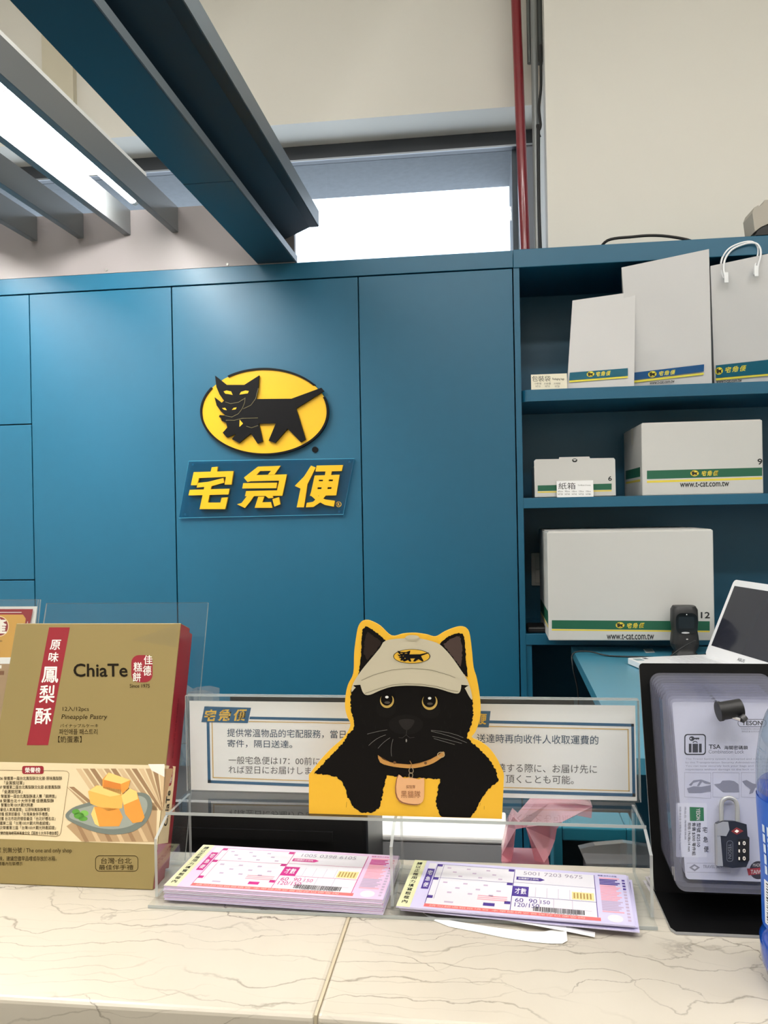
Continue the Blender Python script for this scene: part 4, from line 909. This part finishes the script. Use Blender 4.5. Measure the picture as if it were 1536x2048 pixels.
FG.pstrip(b, C6(rrect(632, 1755, 912, 1857, 26)), .9, GI, 2, True); FG.text(b, '台灣‧台北', *C6([(668, 1768)])[0], *C6([(870, 1808)])[0], GI, 2); FG.text(b, '最佳伴手禮', *C6([(654, 1815)])[0], *C6([(882, 1848)])[0], GI, 2)
b.build('lettering', gb)
b = MB()
FG.poly(b, [(.0005, FG.uv(C6([(600, 1664)])[0])[1]), (BW-.0003, FG.uv(C6([(600, 1666)])[0])[1]), (BW-.0003, FG.uv(C6([(600, 1148)])[0])[1]), (.0005, FG.uv(C6([(600, 1148)])[0])[1])], col(222, 204, 166, rough=.45), 1)
WD1, WD2, WD3 = col(176, 146, 108, rough=.5), col(150, 118, 84, rough=.5), col(206, 178, 138, rough=.5)
for k in range(17):       # bamboo mat slats
    x = 560+k*46; FG.px(b, C6([(max(440, x-150), 1180 if k > 1 else 1300), (min(1088, x-116), 1180 if k > 1 else 1300), (min(1075, x+70), 1455), (min(1075, x+36), 1455)]), (WD1, WD2, WD3)[k % 3], 2)
FG.px(b, C6([(540, 1660), (440, 1560), (560, 1480), (1040, 1400), (1030, 1665)]), WD1, 2)
for k in range(7): FG.px(b, C6([(470+80*k, 1480+k*2), (492+80*k, 1480+k*2), (590+78*k if k < 6 else 1030, 1662), (560+78*k if k < 6 else 1020, 1662)]), (WD2, WD3)[k % 2], 3)
FG.px(b, C6([(1088, 1150), (1088, 1235), (1000, 1190), (980, 1150)]), col(240, 226, 214), 3)
PLT = col(112, 120, 112, rough=.4)
FG.px(b, C6(smooth([(435, 1500), (480, 1440), (600, 1400), (760, 1360), (900, 1338), (975, 1350), (1005, 1400), (1000, 1470), (960, 1540), (880, 1595), (760, 1615), (640, 1600), (530, 1560)], 4)), PLT, 4)
FG.px(b, C6(smooth([(460, 1500), (500, 1455), (620, 1420), (760, 1385), (890, 1360), (950, 1368), (975, 1405), (968, 1460), (930, 1515), (860, 1560), (750, 1580), (640, 1568), (540, 1535)], 4)), col(150, 156, 146, rough=.4), 5)
O1, O2, O3, O4 = col(236, 176, 84, rough=.5), col(224, 148, 56, rough=.5), col(246, 200, 116, rough=.5), col(208, 124, 44, rough=.5)
for pts_, c__ in (([(605, 1480), (625, 1430), (790, 1445), (815, 1500), (790, 1560), (660, 1562), (630, 1540)], O2), ([(605, 1480), (625, 1430), (660, 1562), (630, 1545)], O3), ([(585, 1330), (640, 1290), (800, 1320), (815, 1350), (810, 1440), (720, 1462), (600, 1410)], O1), ([(590, 1325), (650, 1290), (800, 1320), (812, 1350), (730, 1365)], O3), ([(680, 1250), (720, 1205), (865, 1255), (850, 1310), (800, 1358), (680, 1310)], O2), ([(690, 1255), (800, 1280), (805, 1352), (684, 1308)], O4), ([(720, 1205), (865, 1255), (800, 1282), (690, 1252)], O3), ([(805, 1360), (860, 1310), (905, 1330), (958, 1500), (940, 1530), (880, 1540), (830, 1480)], O2), ([(805, 1360), (860, 1310), (905, 1330), (915, 1380), (820, 1420)], O3)):
    FG.px(b, C6(pts_), c__, 6+(0.3 if c__ in (O3, O4) else 0))
GRL = col(86, 150, 52, rough=.5)
for cx, cy, rx, ry in ((525, 1490, 34, 22), (560, 1475, 28, 20), (505, 1465, 26, 18), (552, 1510, 30, 16)): FG.px(b, C6(ell(cx, cy, rx, ry, 18)), GRL if cy != 1475 else col(120, 180, 80), 6.2)
FG.pstrip(b, C6([(0, 1190), (420, 1194), (445, 1198), (458, 1212), (456, 1230), (404, 1600), (394, 1620), (370, 1628), (0, 1600)]), .7, col(120, 96, 60), 3)
FG.px(b, C6(rrect(148, 1162, 290, 1215, 14)), RS, 3); FG.text(b, '榮譽榜', *C6([(168, 1172)])[0], *C6([(268, 1207)])[0], WT, 4, .015)
TXT = [('2006 榮獲第一屆台北鳳梨酥文化節‧原味鳳梨酥', -20, 412, 1232), ('「金賞獎冠軍」', 30, 160, 1262), ('2007 榮獲第二屆台北鳳梨酥文化節‧創意鳳梨酥', -25, 402, 1290), ('「金選獎冠軍」', 20, 150, 1320), ('2007 榮獲第一屆台北鳳梨酥達人賽「銀牌獎」', -40, 372, 1350), ('2008 榮獲台北十大伴手禮 佳德鳳梨酥', -30, 358, 1380), ('榮獲台灣100大觀光特產', 8, 220, 1408), ('「最佳人氣風雲獎」以原味鳳梨酥奪冠', -5, 330, 1438), ('榮獲 經濟部最佳「台灣美食伴手禮獎」', -10, 325, 1468), ('榮獲 台北市政府頒發最佳「台北好禮名店」', -12, 368, 1498), ('榮獲第二屆「台灣100大觀光特產認證」', -20, 330, 1528), ('6次榮獲第三屆「台灣100大觀光特產認證」', -10, 370, 1558), ('榮獲第四屆海峽兩岸美食文化【兩岸十大伴手禮金獎】', -30, 385, 1594)]
for tx, xa, xb, yy in TXT: FG.text(b, tx, *C6([(xa, yy)])[0], *C6([(xb, yy+24)])[0], GI, 3, .006)
b.build('picture_panel', gb)
b = MB(); vA, vB = FG.uv(C6([(600, 1664)])[0])[1], FG.uv(C6([(600, 1148)])[0])[1]
FR_.poly(b, [(.0003, .001), (.0297, .001), (.0297, vA), (.0003, vA)], REDB, 1); FR_.poly(b, [(.0003, vA), (.0297, vA), (.0297, vB), (.0003, vB)], CRMB, 1); FR_.poly(b, [(.0003, vB), (.0297, vB), (.0297, BH-.001), (.0003, BH-.001)], REDB, 1)
FR_.poly(b, rrect(.008, vA+.060, .022, vA+.082, .005), RS, 2)
FR_.text3(b, '佳德', (.010, vA+.072), (.020, vA+.072), (.010, vA+.079), WT, 3, .01); FR_.text3(b, '糕餅', (.010, vA+.063), (.020, vA+.063), (.010, vA+.070), WT, 3, .01)
FR_.text3(b, 'ChiaTe', (.021, vA+.018), (.021, vA+.055), (.010, vA+.018), col(34, 28, 18), 3, .016)
FR_.text3(b, '佳德糕餅有限公司 台北市八德路', (.014, vB+.075), (.014, vB+.008), (.018, vB+.075), col(96, 20, 28), 3, 0)
b.build('side_print', gb)
b = MB(); b.add([FG.w((BW*.72, BH*.93), .0012), FG.w((BW*.99, BH*.995), .0012), FG.w((BW*.99, BH*.9), .0012)], [[0, 1, 2]], clear(250, 250, 248, 1.45, .03))
b.build('shrink_film', gb)
# acrylic stand behind it
ea = thing('display_stand', 'clear acrylic stand behind the gold pastry box', 'stand', (-.45, .92, ZT))
def slab(t_, nm, x0, x1, yb, yt, zb_, zt, th, mat, edge):
    LV2 = Vector((0, yt-yb, zt-zb_)); n_ = Vector((0, -LV2.z, LV2.y)).normalized()
    P = [Vector((x0, yb, zb_)), Vector((x1, yb, zb_)), Vector((x1, yt, zt)), Vector((x0, yt, zt))]
    b = MB(); b.prism(P, -n_*th, mat, edge); return b.build(nm, t_)
slab(ea, 'back_plate', -.566, -.350, .904, 1.000, ZT+.004, 1.388, .003, ACRYL, ACEDGE)
b = MB(); b.box(-.566, -.350, .842, .938, ZT+.0002, ZT+.0004, ACRYL); b.build('base_plate', ea)
pst = thing('poster_holder', 'clear acrylic sign holder with a red bordered poster at the left edge', 'sign holder', (-.70, .93, ZT))
YPb, YPt, ZPt = .945, 1.010, 1.392
slab(pst, 'back_plate', -.80, -.580, YPb, YPt, ZT+.001, ZPt, .003, ACRYL, ACEDGE); 
slab(pst, 'front_plate', -.80, -.580, YPb-.005, YPt-.005, ZT+.001, ZPt, .002, ACRYL, ACEDGE)
po = thing('poster', 'white poster with red border and gold field inside the acrylic holder', 'poster', (-.69, YPb, ZT))
slab(po, 'sheet', -.797, -.5835, YPb-.0014, YPt-.0014, ZT+.004, ZPt-.009, .0004, WHITE, WHITE)
FP = Face((-.797, YPb-.0014, ZT+.004), (1, 0, 0), (0, YPt-YPb, ZPt-ZT-.001), .0001); CP = crop(0, 1180, 8.533)
b = MB(); FP.px(b, CP([(-1300, 325), (565, 325), (420, 1000), (300, 1900), (-1300, 1900)]), RS, 1)
FP.px(b, CP([(-1300, 420), (395, 420), (443, 490), (330, 1150), (-1300, 1150)]), col(208, 158, 70, rough=.5), 2); FP.px(b, CP([(-1300, 1150), (330, 1150), (310, 1260), (-1300, 1260)]), WHITE, 2)
FP.px(b, CP([(-1300, 1262), (310, 1262), (200, 2400), (-1300, 2400)]), col(176, 146, 110, rough=.5), 2); FP.px(b, CP([(-1200, 376), (370, 376), (370, 386), (-1200, 386)]), WHITE, 2); FP.px(b, CP([(468, 540), (480, 535), (466, 620), (455, 620)]), WHITE, 3)
FP.px(b, CP(ell(-10, 620, 165, 175)), col(240, 214, 170), 3); FP.px(b, CP(ell(-10, 620, 150, 160)), RS, 4)
FP.text(b, '產', *CP([(-110, 490)])[0], *CP([(110, 745)])[0], WT, 5, .04); FP.text(b, 'Taiwan', *CP([(-70, 845)])[0], *CP([(40, 885)])[0], GI, 3); FP.px(b, CP([(-100, 1280), (30, 1285), (25, 1340), (-100, 1330)]), WT, 3); FP.px(b, CP([(-60, 1380), (75, 1380), (70, 1450), (-60, 1450)]), col(130, 84, 50), 3)
b.build('printing', po)

# ================================================================== LOCK DISPLAY
BX0, BX1 = .163, .325
lb = thing('display_board', 'black display board on a base carrying the padlock cards', 'display', (.24, .86, ZT))
LV3 = Vector((0, .063, .215)).normalized(); LN3 = Vector((0, -LV3.z, LV3.y)); O3_ = Vector((BX0, .872, ZT+.0032))
MT3 = Matrix.Identity(4)
for k, a in enumerate((Vector((1, 0, 0)), LV3, LN3)):
    for j in range(3): MT3[j][k] = a[j]
MT3.translation = O3_
BBK = col(9, 9, 10, rough=.5, spec=.15)
def lp(x, v_, n_): return MT3 @ Vector((x, v_, n_))
b = MB(); b.prism([lp(x, y, -.003) for x, y in rrect(0, 0, BX1-BX0, .232, .004)], LN3*.003, BBK, col(150, 152, 155, rough=.3)); b.build('back_board', lb)
b = MB(); b.prism([(x, y, ZT+.0003) for x, y in ((BX0, .885), (BX0+.0005, .800), (BX0+.004, .793), (BX1-.004, .793), (BX1, .80), (BX1, .885))], (0, 0, .0028), BBK, col(160, 162, 165, rough=.3)); b.build('base_plate', lb)
b = MB(); hv = .175; b.cyl(lp(.064, hv+.034, 0), lp(.064, hv, .084), .0022, col(190, 190, 192, metal=.9, rough=.2), 14); b.cyl(lp(.064, hv, .078), lp(.077, hv-.006, .090), .0022, col(200, 200, 202, metal=.9, rough=.2), 14); hk = b.build('peg_hook', lb)
b = MB(); b.cyl(lp(.058, hv+.002, .084), lp(.080, hv+.006, .082), .0088, BLACK, 26); b.cyl(lp(.0575, hv+.002, .084), lp(.0605, hv+.0025, .0838), .0096, BLACK, 26); b.build('stopper', hk)
b = MB(); b.cyl(lp(.077, hv-.006, .090), lp(.081, hv-.003, .089), .0035, col(60, 60, 62, rough=.4), 14); b.build('hook_tip', hk)
BLIS = clear(226, 228, 236, 1.5, .035, .06, hz=(200, 202, 214)); BLE = clear(196, 198, 212, 1.5, .30, .05, hz=(150, 152, 168))
CW, CH, CX0, CV0 = .124, .187, .0090, .0355
HDIR = Vector((0, -1, 0)); DROP = -.42   # the packs hang on a level hook, so each sits lower against the leaning board
def card_outline(in_, n0):
    vo = DROP*n0; a = rrect(CX0+in_, CV0+in_+vo, CX0+CW-in_, CV0+CH-in_+vo, .010-in_*.6, 6); return a
PCARD = col(228, 228, 236, rough=.45)
def lock_card(k, full):
    n0 = .0045+.0078*k
    t = thing('padlock_card', '', 'padlock pack', lp(CX0+CW/2, CV0, n0), 'carded padlocks on the display board')
    b = MB(); o1 = card_outline(0, n0); o2 = card_outline(.0075, n0); nn = len(o1)
    vs = [lp(x, y, n0) for x, y in o1]+[lp(x, y, n0+.0055) for x, y in o1]+[lp(x, y, n0+.0055) for x, y in o2]
    b.add(vs, [[i, (i+1) % nn, nn+(i+1) % nn, nn+i] for i in range(nn)], BLE, True); b.add(vs, [[nn+i, nn+(i+1) % nn, 2*nn+(i+1) % nn, 2*nn+i] for i in range(nn)], BLE, False)
    if full: b.add([lp(x, y, n0+.0055) for x, y in o2], [list(range(nn))], BLIS)
    b.build('clear_shell', t)
    b = MB(); b.prism([lp(x, y, n0+.001) for x, y in card_outline(.0105, n0)], LN3*.0006, PCARD); b.build('card', t); return t
CL = ['padlock pack at the back of the stack, against the black board', 'padlock pack second from the black board', 'padlock pack third from the black board', 'padlock pack fourth from the black board', 'padlock pack fourth from the front of the stack', 'padlock pack third from the front of the stack', 'padlock pack just behind the front one']
first = lock_card(0, False); first['label'] = CL[0]
for k in range(1, 7):
    t = first.copy(); COL.objects.link(t); t['label'] = CL[k]; t.location = Vector(first.location)+(LN3+LV3*DROP)*.0078*k
    for ch in list(first.children): d = ch.copy(); COL.objects.link(d); d.parent = t
t = lock_card(7, True); t['label'] = 'front padlock pack facing the camera, white card under clear plastic'
n0 = .0045+.0078*7+.0016
FL_ = Face(lp(0, 0, n0), (1, 0, 0), LV3, .00015); C8 = crop(1240, 1320, 3.2); C9 = crop(1236, 1330, 5.12)
b = MB(); DK = col(44, 44, 52, rough=.6); LG = col(176, 176, 186, rough=.6); MG = col(150, 150, 160, rough=.6)
FL_.px(b, C9(rrect(678, 706, 900, 922, 34)), DK, 1); FL_.px(b, C9(rrect(690, 718, 888, 910, 26)), PCARD, 2)
FL_.px(b, C9(ell(755, 754, 27, 24)), DK, 3); FL_.px(b, C9(ell(745, 754, 8, 8, 16)), PCARD, 4); FL_.px(b, C9([(775, 745), (830, 744), (832, 757), (820, 766), (812, 758), (800, 766), (790, 758), (775, 762)]), DK, 3)
FL_.px(b, C9([(724, 806), (752, 806), (752, 896), (724, 896)]), DK, 3); FL_.px(b, C9([(762, 806), (818, 806), (818, 896), (762, 896)]), DK, 3); FL_.px(b, C9([(828, 806), (856, 806), (856, 896), (828, 896)]), DK, 3); FL_.pstrip(b, C9([(765, 796), (775, 786), (788, 783), (802, 786), (812, 796)]), 1.6, DK, 3)
FL_.text(b, 'TSA', *C9([(930, 815)])[0], *C9([(1050, 858)])[0], DK, 1, .02); FL_.text(b, '海關密碼鎖', *C9([(1085, 826)])[0], *C9([(1330, 866)])[0], DK, 1, .01); FL_.text(b, 'Combination Lock', *C9([(928, 868)])[0], *C9([(1290, 906)])[0], MG, 1)
FL_.pstrip(b, C9(rrect(1228, 556, 1516, 632, 36)), .8, DK, 1, True); FL_.text(b, 'YESON', *C9([(1268, 572)])[0], *C9([(1476, 616)])[0], DK, 1, .025); FL_.text(b, 'FASHION ORIGINAL', *C9([(1262, 646)])[0], *C9([(1490, 664)])[0], MG, 1); FL_.text(b, 'BAGS & LUGGAGE', *C9([(1268, 672)])[0], *C9([(1482, 688)])[0], MG, 1)
for k, tx in enumerate(('The Travel Sentry system is accepted and recognized', 'by the Transportation Security Administration (TSA).', 'You can now securely lock your bags and still allow', 'inspections without damage to the lock or your bag.')): FL_.text(b, tx, *C9([(690, 952+36*k)])[0], *C9([(1560, 976+36*k)])[0], LG, 1)
for x in (413, 594, 776): FL_.pstrip(b, C8([(x, 720), (x+168, 722), (x+168, 886), (x, 876)]), .7, LG, 1, True)
FL_.px(b, C8([(428, 822), (470, 808), (520, 812), (580, 800), (580, 840), (520, 850), (440, 850)]), MG, 2); FL_.px(b, C8([(440, 800), (470, 770), (520, 765), (578, 785), (578, 795), (545, 790), (525, 778), (505, 808), (492, 806), (510, 775), (470, 785), (455, 806)]), MG, 2)
FL_.px(b, C8([(602, 795), (640, 790), (655, 772), (700, 770), (730, 775), (758, 795), (762, 845), (660, 846)]), MG, 2); FL_.px(b, C8([(782, 775), (810, 768), (850, 790), (905, 800), (900, 815), (865, 818), (850, 850), (826, 858), (836, 826), (800, 800)]), MG, 2)
FL_.px(b, C8(rrect(358, 915, 556, 1262, 10)), col(240, 240, 244, rough=.5), 1); FL_.px(b, C8([(445, 940), (535, 944), (537, 1030), (447, 1030)]), col(34, 128, 66, rough=.5), 2)
def vt(tx, x0_, y0_, x1_, y1_, mat, bold=0): FL_.text3(b, tx, FL_.uv(C8([(x0_, y0_)])[0]), FL_.uv(C8([(x0_, y1_)])[0]), FL_.uv(C8([(x1_, y0_)])[0]), mat, 3, bold)
vt('YESON', 488, 950, 512, 1024, WT, .02); vt('型號 82510', 490, 1040, 516, 1195, DK, .01); vt('售價 $300 零件組', 460, 1040, 484, 1250, DK, .01); vt('規格 19x38x14 mm', 432, 1040, 454, 1225, DK); vt('商品名 海關密碼鎖', 412, 938, 424, 1150, MG); vt('材質 鋅合金 台灣製造 Made in Taiwan', 378, 938, 392, 1215, MG)
for k, ch in enumerate('宅急便'): FL_.text(b, ch, *C8([(528+4*k, 1068+62*k)])[0], *C8([(558+4*k, 1104+62*k)])[0], DK, 3, .008)
FL_.pstrip(b, C8([(428, 1300), (705, 1302), (705, 1362), (428, 1358)]), .7, LG, 1, True); FL_.px(b, C8([(475, 1306), (512, 1328), (478, 1352), (442, 1328)]), MG, 1); FL_.px(b, C8([(476, 1318), (494, 1328), (478, 1340), (460, 1328)]), PCARD, 2); FL_.text(b, 'TRAVEL SENTRY', *C8([(530, 1312)])[0], *C8([(695, 1332)])[0], MG, 2, .01)
FL_.px(b, C8(ell(885, 1345, 56, 58)), col(46, 40, 48), 1); FL_.px(b, C8([(812, 1335), (960, 1325), (965, 1362), (822, 1378)]), col(186, 44, 52), 2); FL_.text(b, 'TAIWAN', *C8([(835, 1343)])[0], *C8([(950, 1368)])[0], WT, 3, .02); FL_.text(b, 'MADE IN', *C8([(850, 1302)])[0], *C8([(925, 1322)])[0], WT, 3)
b.build('printing', t)
# padlock on the front card
SIL = col(170, 172, 174, metal=.35, rough=.3); GUN = col(54, 57, 64, metal=.5, rough=.35)
def lkp(px_, h_): return FL_.w(FL_.uv(px_), h_)
b = MB(); bodyp = C8([(606, 1040), (640, 1024), (720, 1026), (790, 1046), (796, 1120), (808, 1130), (806, 1272), (788, 1316), (700, 1322), (608, 1308)])
b.prism([lkp(p, .0010) for p in bodyp], LN3*.0095, GUN); pk = b.build('padlock_body', t, label='gunmetal padlock with three number wheels under the plastic')
b = MB(); b.prism([lkp(p, .0106) for p in C8([(604, 1042), (640, 1028), (672, 1030), (680, 1080), (660, 1120), (606, 1116)])], LN3*.0008, SIL); b.prism([lkp(p, .0008) for p in C8([(602, 1045), (618, 1042), (640, 1310), (606, 1308)])], LN3*.0101, SIL); b.build('side_trim', pk)
b = MB(); b.tube([lkp(p, .005) for p in C8([(642, 1060), (640, 1000), (640, 930), (650, 895), (685, 880), (722, 893), (740, 930), (742, 1000), (742, 1060)])], .0021, SIL, 12); b.build('shackle', pk)
b = MB(); b.prism([lkp(p, .0106) for p in C8(rrect(736, 1138, 806, 1278, 8))], LN3*.0006, BLACK)
for k in range(3): FL_.step = .0113; FL_.text(b, '0', *C8([(764, 1152+48*k)])[0], *C8([(780, 1176+48*k)])[0], WT, 1, .02); FL_.text(b, '1', *C8([(738, 1156+48*k)])[0], *C8([(744, 1174+48*k)])[0], WT, 1, .02)
b.build('number_wheels', pk)
b = MB(); FL_.step = .0107; FL_.px(b, C8([(690, 1090), (726, 1064), (770, 1088), (728, 1112)]), col(120, 40, 44), 1.01); FL_.px(b, C8([(712, 1090), (726, 1078), (742, 1088), (728, 1100)]), WT, 1.03); FL_.text3(b, 'YESON', FL_.uv(C8([(672, 1168)])[0]), FL_.uv(C8([(672, 1262)])[0]), FL_.uv(C8([(694, 1168)])[0]), col(120, 126, 138), 1.02); FL_.pstrip(b, C8(rrect(664, 1150, 702, 1280, 16)), .6, col(120, 126, 138), 1.02, True); b.build('markings', pk)

# ================================================================== BOTTLE
bo = thing('bottle', 'blue labelled clear plastic bottle at the right edge of the counter', 'bottle', (.2605, .712, ZT))
BC = (.2605, .712)
BLQ = col(20, 74, 172, rough=.12, spec=.5, coat=.4); BCL = clear(214, 224, 232, 1.5, .10, .04); LBL = col(34, 96, 196, rough=.3)
b = MB(); b.lathe([(0, ZT+.0004), (.030, ZT+.0004), (.036, ZT+.006), (.041, ZT+.02), (.0425, ZT+.04), (.0405, ZT+.044), (.0395, ZT+.05), (.0400, ZT+.10), (.0425, ZT+.15), (.0425, ZT+.166), (.040, ZT+.169), (.0, ZT+.169)], BC, BLQ); b.build('liquid', bo)
b = MB(); b.lathe([(.0432, ZT+.163), (.0430, ZT+.185), (.040, ZT+.208), (.035, ZT+.224), (.027, ZT+.240), (.017, ZT+.252), (.0155, ZT+.262), (.0155, ZT+.272)], BC, BCL); b.build('shoulder', bo)
b = MB(); b.lathe([(.0, ZT+.302), (.016, ZT+.302), (.018, ZT+.298), (.018, ZT+.272), (0, ZT+.272)], BC, col(230, 232, 236, rough=.4)); b.build('cap', bo)
b = MB(); b.lathe([(.0402, ZT+.052), (.0406, ZT+.10), (.0431, ZT+.15), (.0431, ZT+.158)], BC, LBL); lbm = b.build('label', bo)
b = MB(); random.seed(5)
def cyl_patch(a0, a1, z0_, z1_, mat, rr=.0):
    n = 6; vs = []
    for z in (z0_, (z0_+z1_)/2, z1_):
        h_ = z-ZT; r_ = .0402+(.0004*(h_-.052)/.048 if h_ < .10 else .0004+.0025*min(1, (h_-.10)/.05)) + .0004+rr
        for k in range(n+1): a = math.radians(a0+(a1-a0)*k/n); vs.append((BC[0]+r_*math.cos(a), BC[1]+r_*math.sin(a), z))
    b.add(vs, [[j*(n+1)+k, j*(n+1)+k+1, (j+1)*(n+1)+k+1, (j+1)*(n+1)+k] for j in range(2) for k in range(n)], mat, True)
LT = col(206, 222, 244, rough=.4)
for c in range(5):
    z = ZT+.138
    while z > ZT+.098:
        h_ = random.uniform(.003, .008); cyl_patch(188+c*9, 193+c*9, z-h_, z, LT); z -= h_+.0016
cyl_patch(185, 232, ZT+.056, ZT+.092, col(226, 232, 240, rough=.4))
z = ZT+.058
while z < ZT+.090:
    h_ = random.choice((.0006, .001, .0016)); cyl_patch(190, 226, z, z+h_, INK, .0002); z += h_+random.choice((.0008, .0014))
cyl_patch(222, 246, ZT+.143, ZT+.156, col(190, 60, 60), .0001); cyl_patch(226, 242, ZT+.145, ZT+.154, col(240, 236, 230), .0003)
b.build('label_print', lbm)

# ================================================================== THINGS BEHIND THE COUNTER
b = MB(); b.box(-.60, on('Y', 1.02, 735, 1690).x, 1.02, 1.17, .8302, 1.13, col(24, 24, 26, rough=.4), .006)
o = thing('storage_tray', 'black plastic tray behind the left half of the form holder', 'tray', (-.39, 1.15, .83)); b.build('body', o)
b = MB()
for k in range(4): b.box(-.595, -.20, 1.017, 1.02, .95+.045*k, .962+.045*k, col(16, 16, 18, rough=.5))
b.build('rib', o)
wbx = thing('document_box', 'white box with grey front behind the cat standee base', 'box', (-.05, 1.15, .83))
b = MB(); b.box(-.172, .018, 1.186, 1.285, .8302, 1.020, col(150, 152, 154, rough=.5), .003); b.build('body', wbx)
b = MB(); b.box(-.174, .020, 1.184, 1.287, 1.0202, 1.030, WHITE, .003); b.build('lid', wbx)
tb = thing('teal_bin', 'teal open frame behind the right tray of the form holder', 'frame', (.12, 1.12, .83))
b = MB(); TL = col(30, 110, 130, rough=.4)
for x in (.078, .172): b.box(x, x+.012, 1.10, 1.16, .8302, 1.08, TL, .002)
b.box(.0902, .1718, 1.10, 1.16, 1.062, 1.08, TL, .002); b.build('frame', tb)
MB().box(.0902, .1718, 1.155, 1.16, .8302, 1.0618, col(40, 60, 68, rough=.5)).build('back_panel', tb)
PKB = clear(252, 222, 228, 1.4, .38, .2, hz=(255, 205, 216))
pb = MB(); pts3 = C4b([(668, 300), (700, 150), (730, 92), (760, 120), (845, 20), (930, 16), (1080, 20), (1165, 35), (1160, 100), (1080, 85), (1000, 120), (970, 160), (960, 220), (930, 300), (900, 345), (850, 335), (830, 240), (800, 150), (745, 160), (730, 300), (720, 340), (665, 338)])
n = len(pts3); front = [on('Y', 1.02+.012*math.sin(i*1.7), *p) for i, p in enumerate(pts3)]
pb.prism(front, (0, .03, .0), PKB, smooth=True)
low = min(p.z for p in front)
pb.prism([Vector((front[0].x, 1.02, low)), Vector((front[13].x, 1.02, low)), Vector((front[13].x-.01, 1.03, .8303)), Vector((front[0].x+.01, 1.03, .8303))], (0, .05, 0), PKB)
tag(pb.build('plastic_bag', origin=(.03, 1.03, .83)), 'pink translucent plastic bag behind the right tray of the holder', 'bag')
zbp = MB(); ZP = clear(232, 234, 236, 1.45, .25, .08, hz=(215, 216, 218)); q = C4b([(1095, 268), (1180, 250), (1340, 236), (1405, 245), (1405, 350), (1130, 350)])
fr = [on('Y', .975, *p) for p in q]; zbp.prism(fr, (0, .02, -.004), ZP); lowz = min(p.z for p in fr)
zbp.prism([Vector((fr[5].x, .975, lowz)), Vector((fr[4].x, .975, lowz)), Vector((fr[4].x, .98, .8303)), Vector((fr[5].x, .98, .8303))], (0, .03, 0), ZP)
tag(zbp.build('zip_bag', origin=(.12, .98, .83)), 'clear zip bag behind the far right of the right tray', 'bag')
gbm = MB(); GBG = clear(226, 230, 232, 1.5, .22, .1, hz=(190, 194, 196))
vs = []; nn = 8
for j in range(nn+1):
    for i in range(nn+1): vs.append((-.53+.11*i/nn, 1.21+.012*math.sin(i*1.9+j*2.3)+.01*math.cos(j*2.9), .8304+.400*j/nn+.004*math.sin(i*2.2)*(j > 0)))
gbm.add(vs, [[j*(nn+1)+i, j*(nn+1)+i+1, (j+1)*(nn+1)+i+1, (j+1)*(nn+1)+i] for j in range(nn) for i in range(nn)], GBG, False)
vs2 = [(x, y+.03, z) for x, y, z in vs]; gbm.add(vs2, [[j*(nn+1)+i, j*(nn+1)+i+1, (j+1)*(nn+1)+i+1, (j+1)*(nn+1)+i] for j in range(nn) for i in range(nn)], GBG, False)
tag(gbm.build('plastic_bag', origin=(-.43, 1.21, .83)), 'crumpled clear plastic bag behind the gap between gold box and leaflet', 'bag')
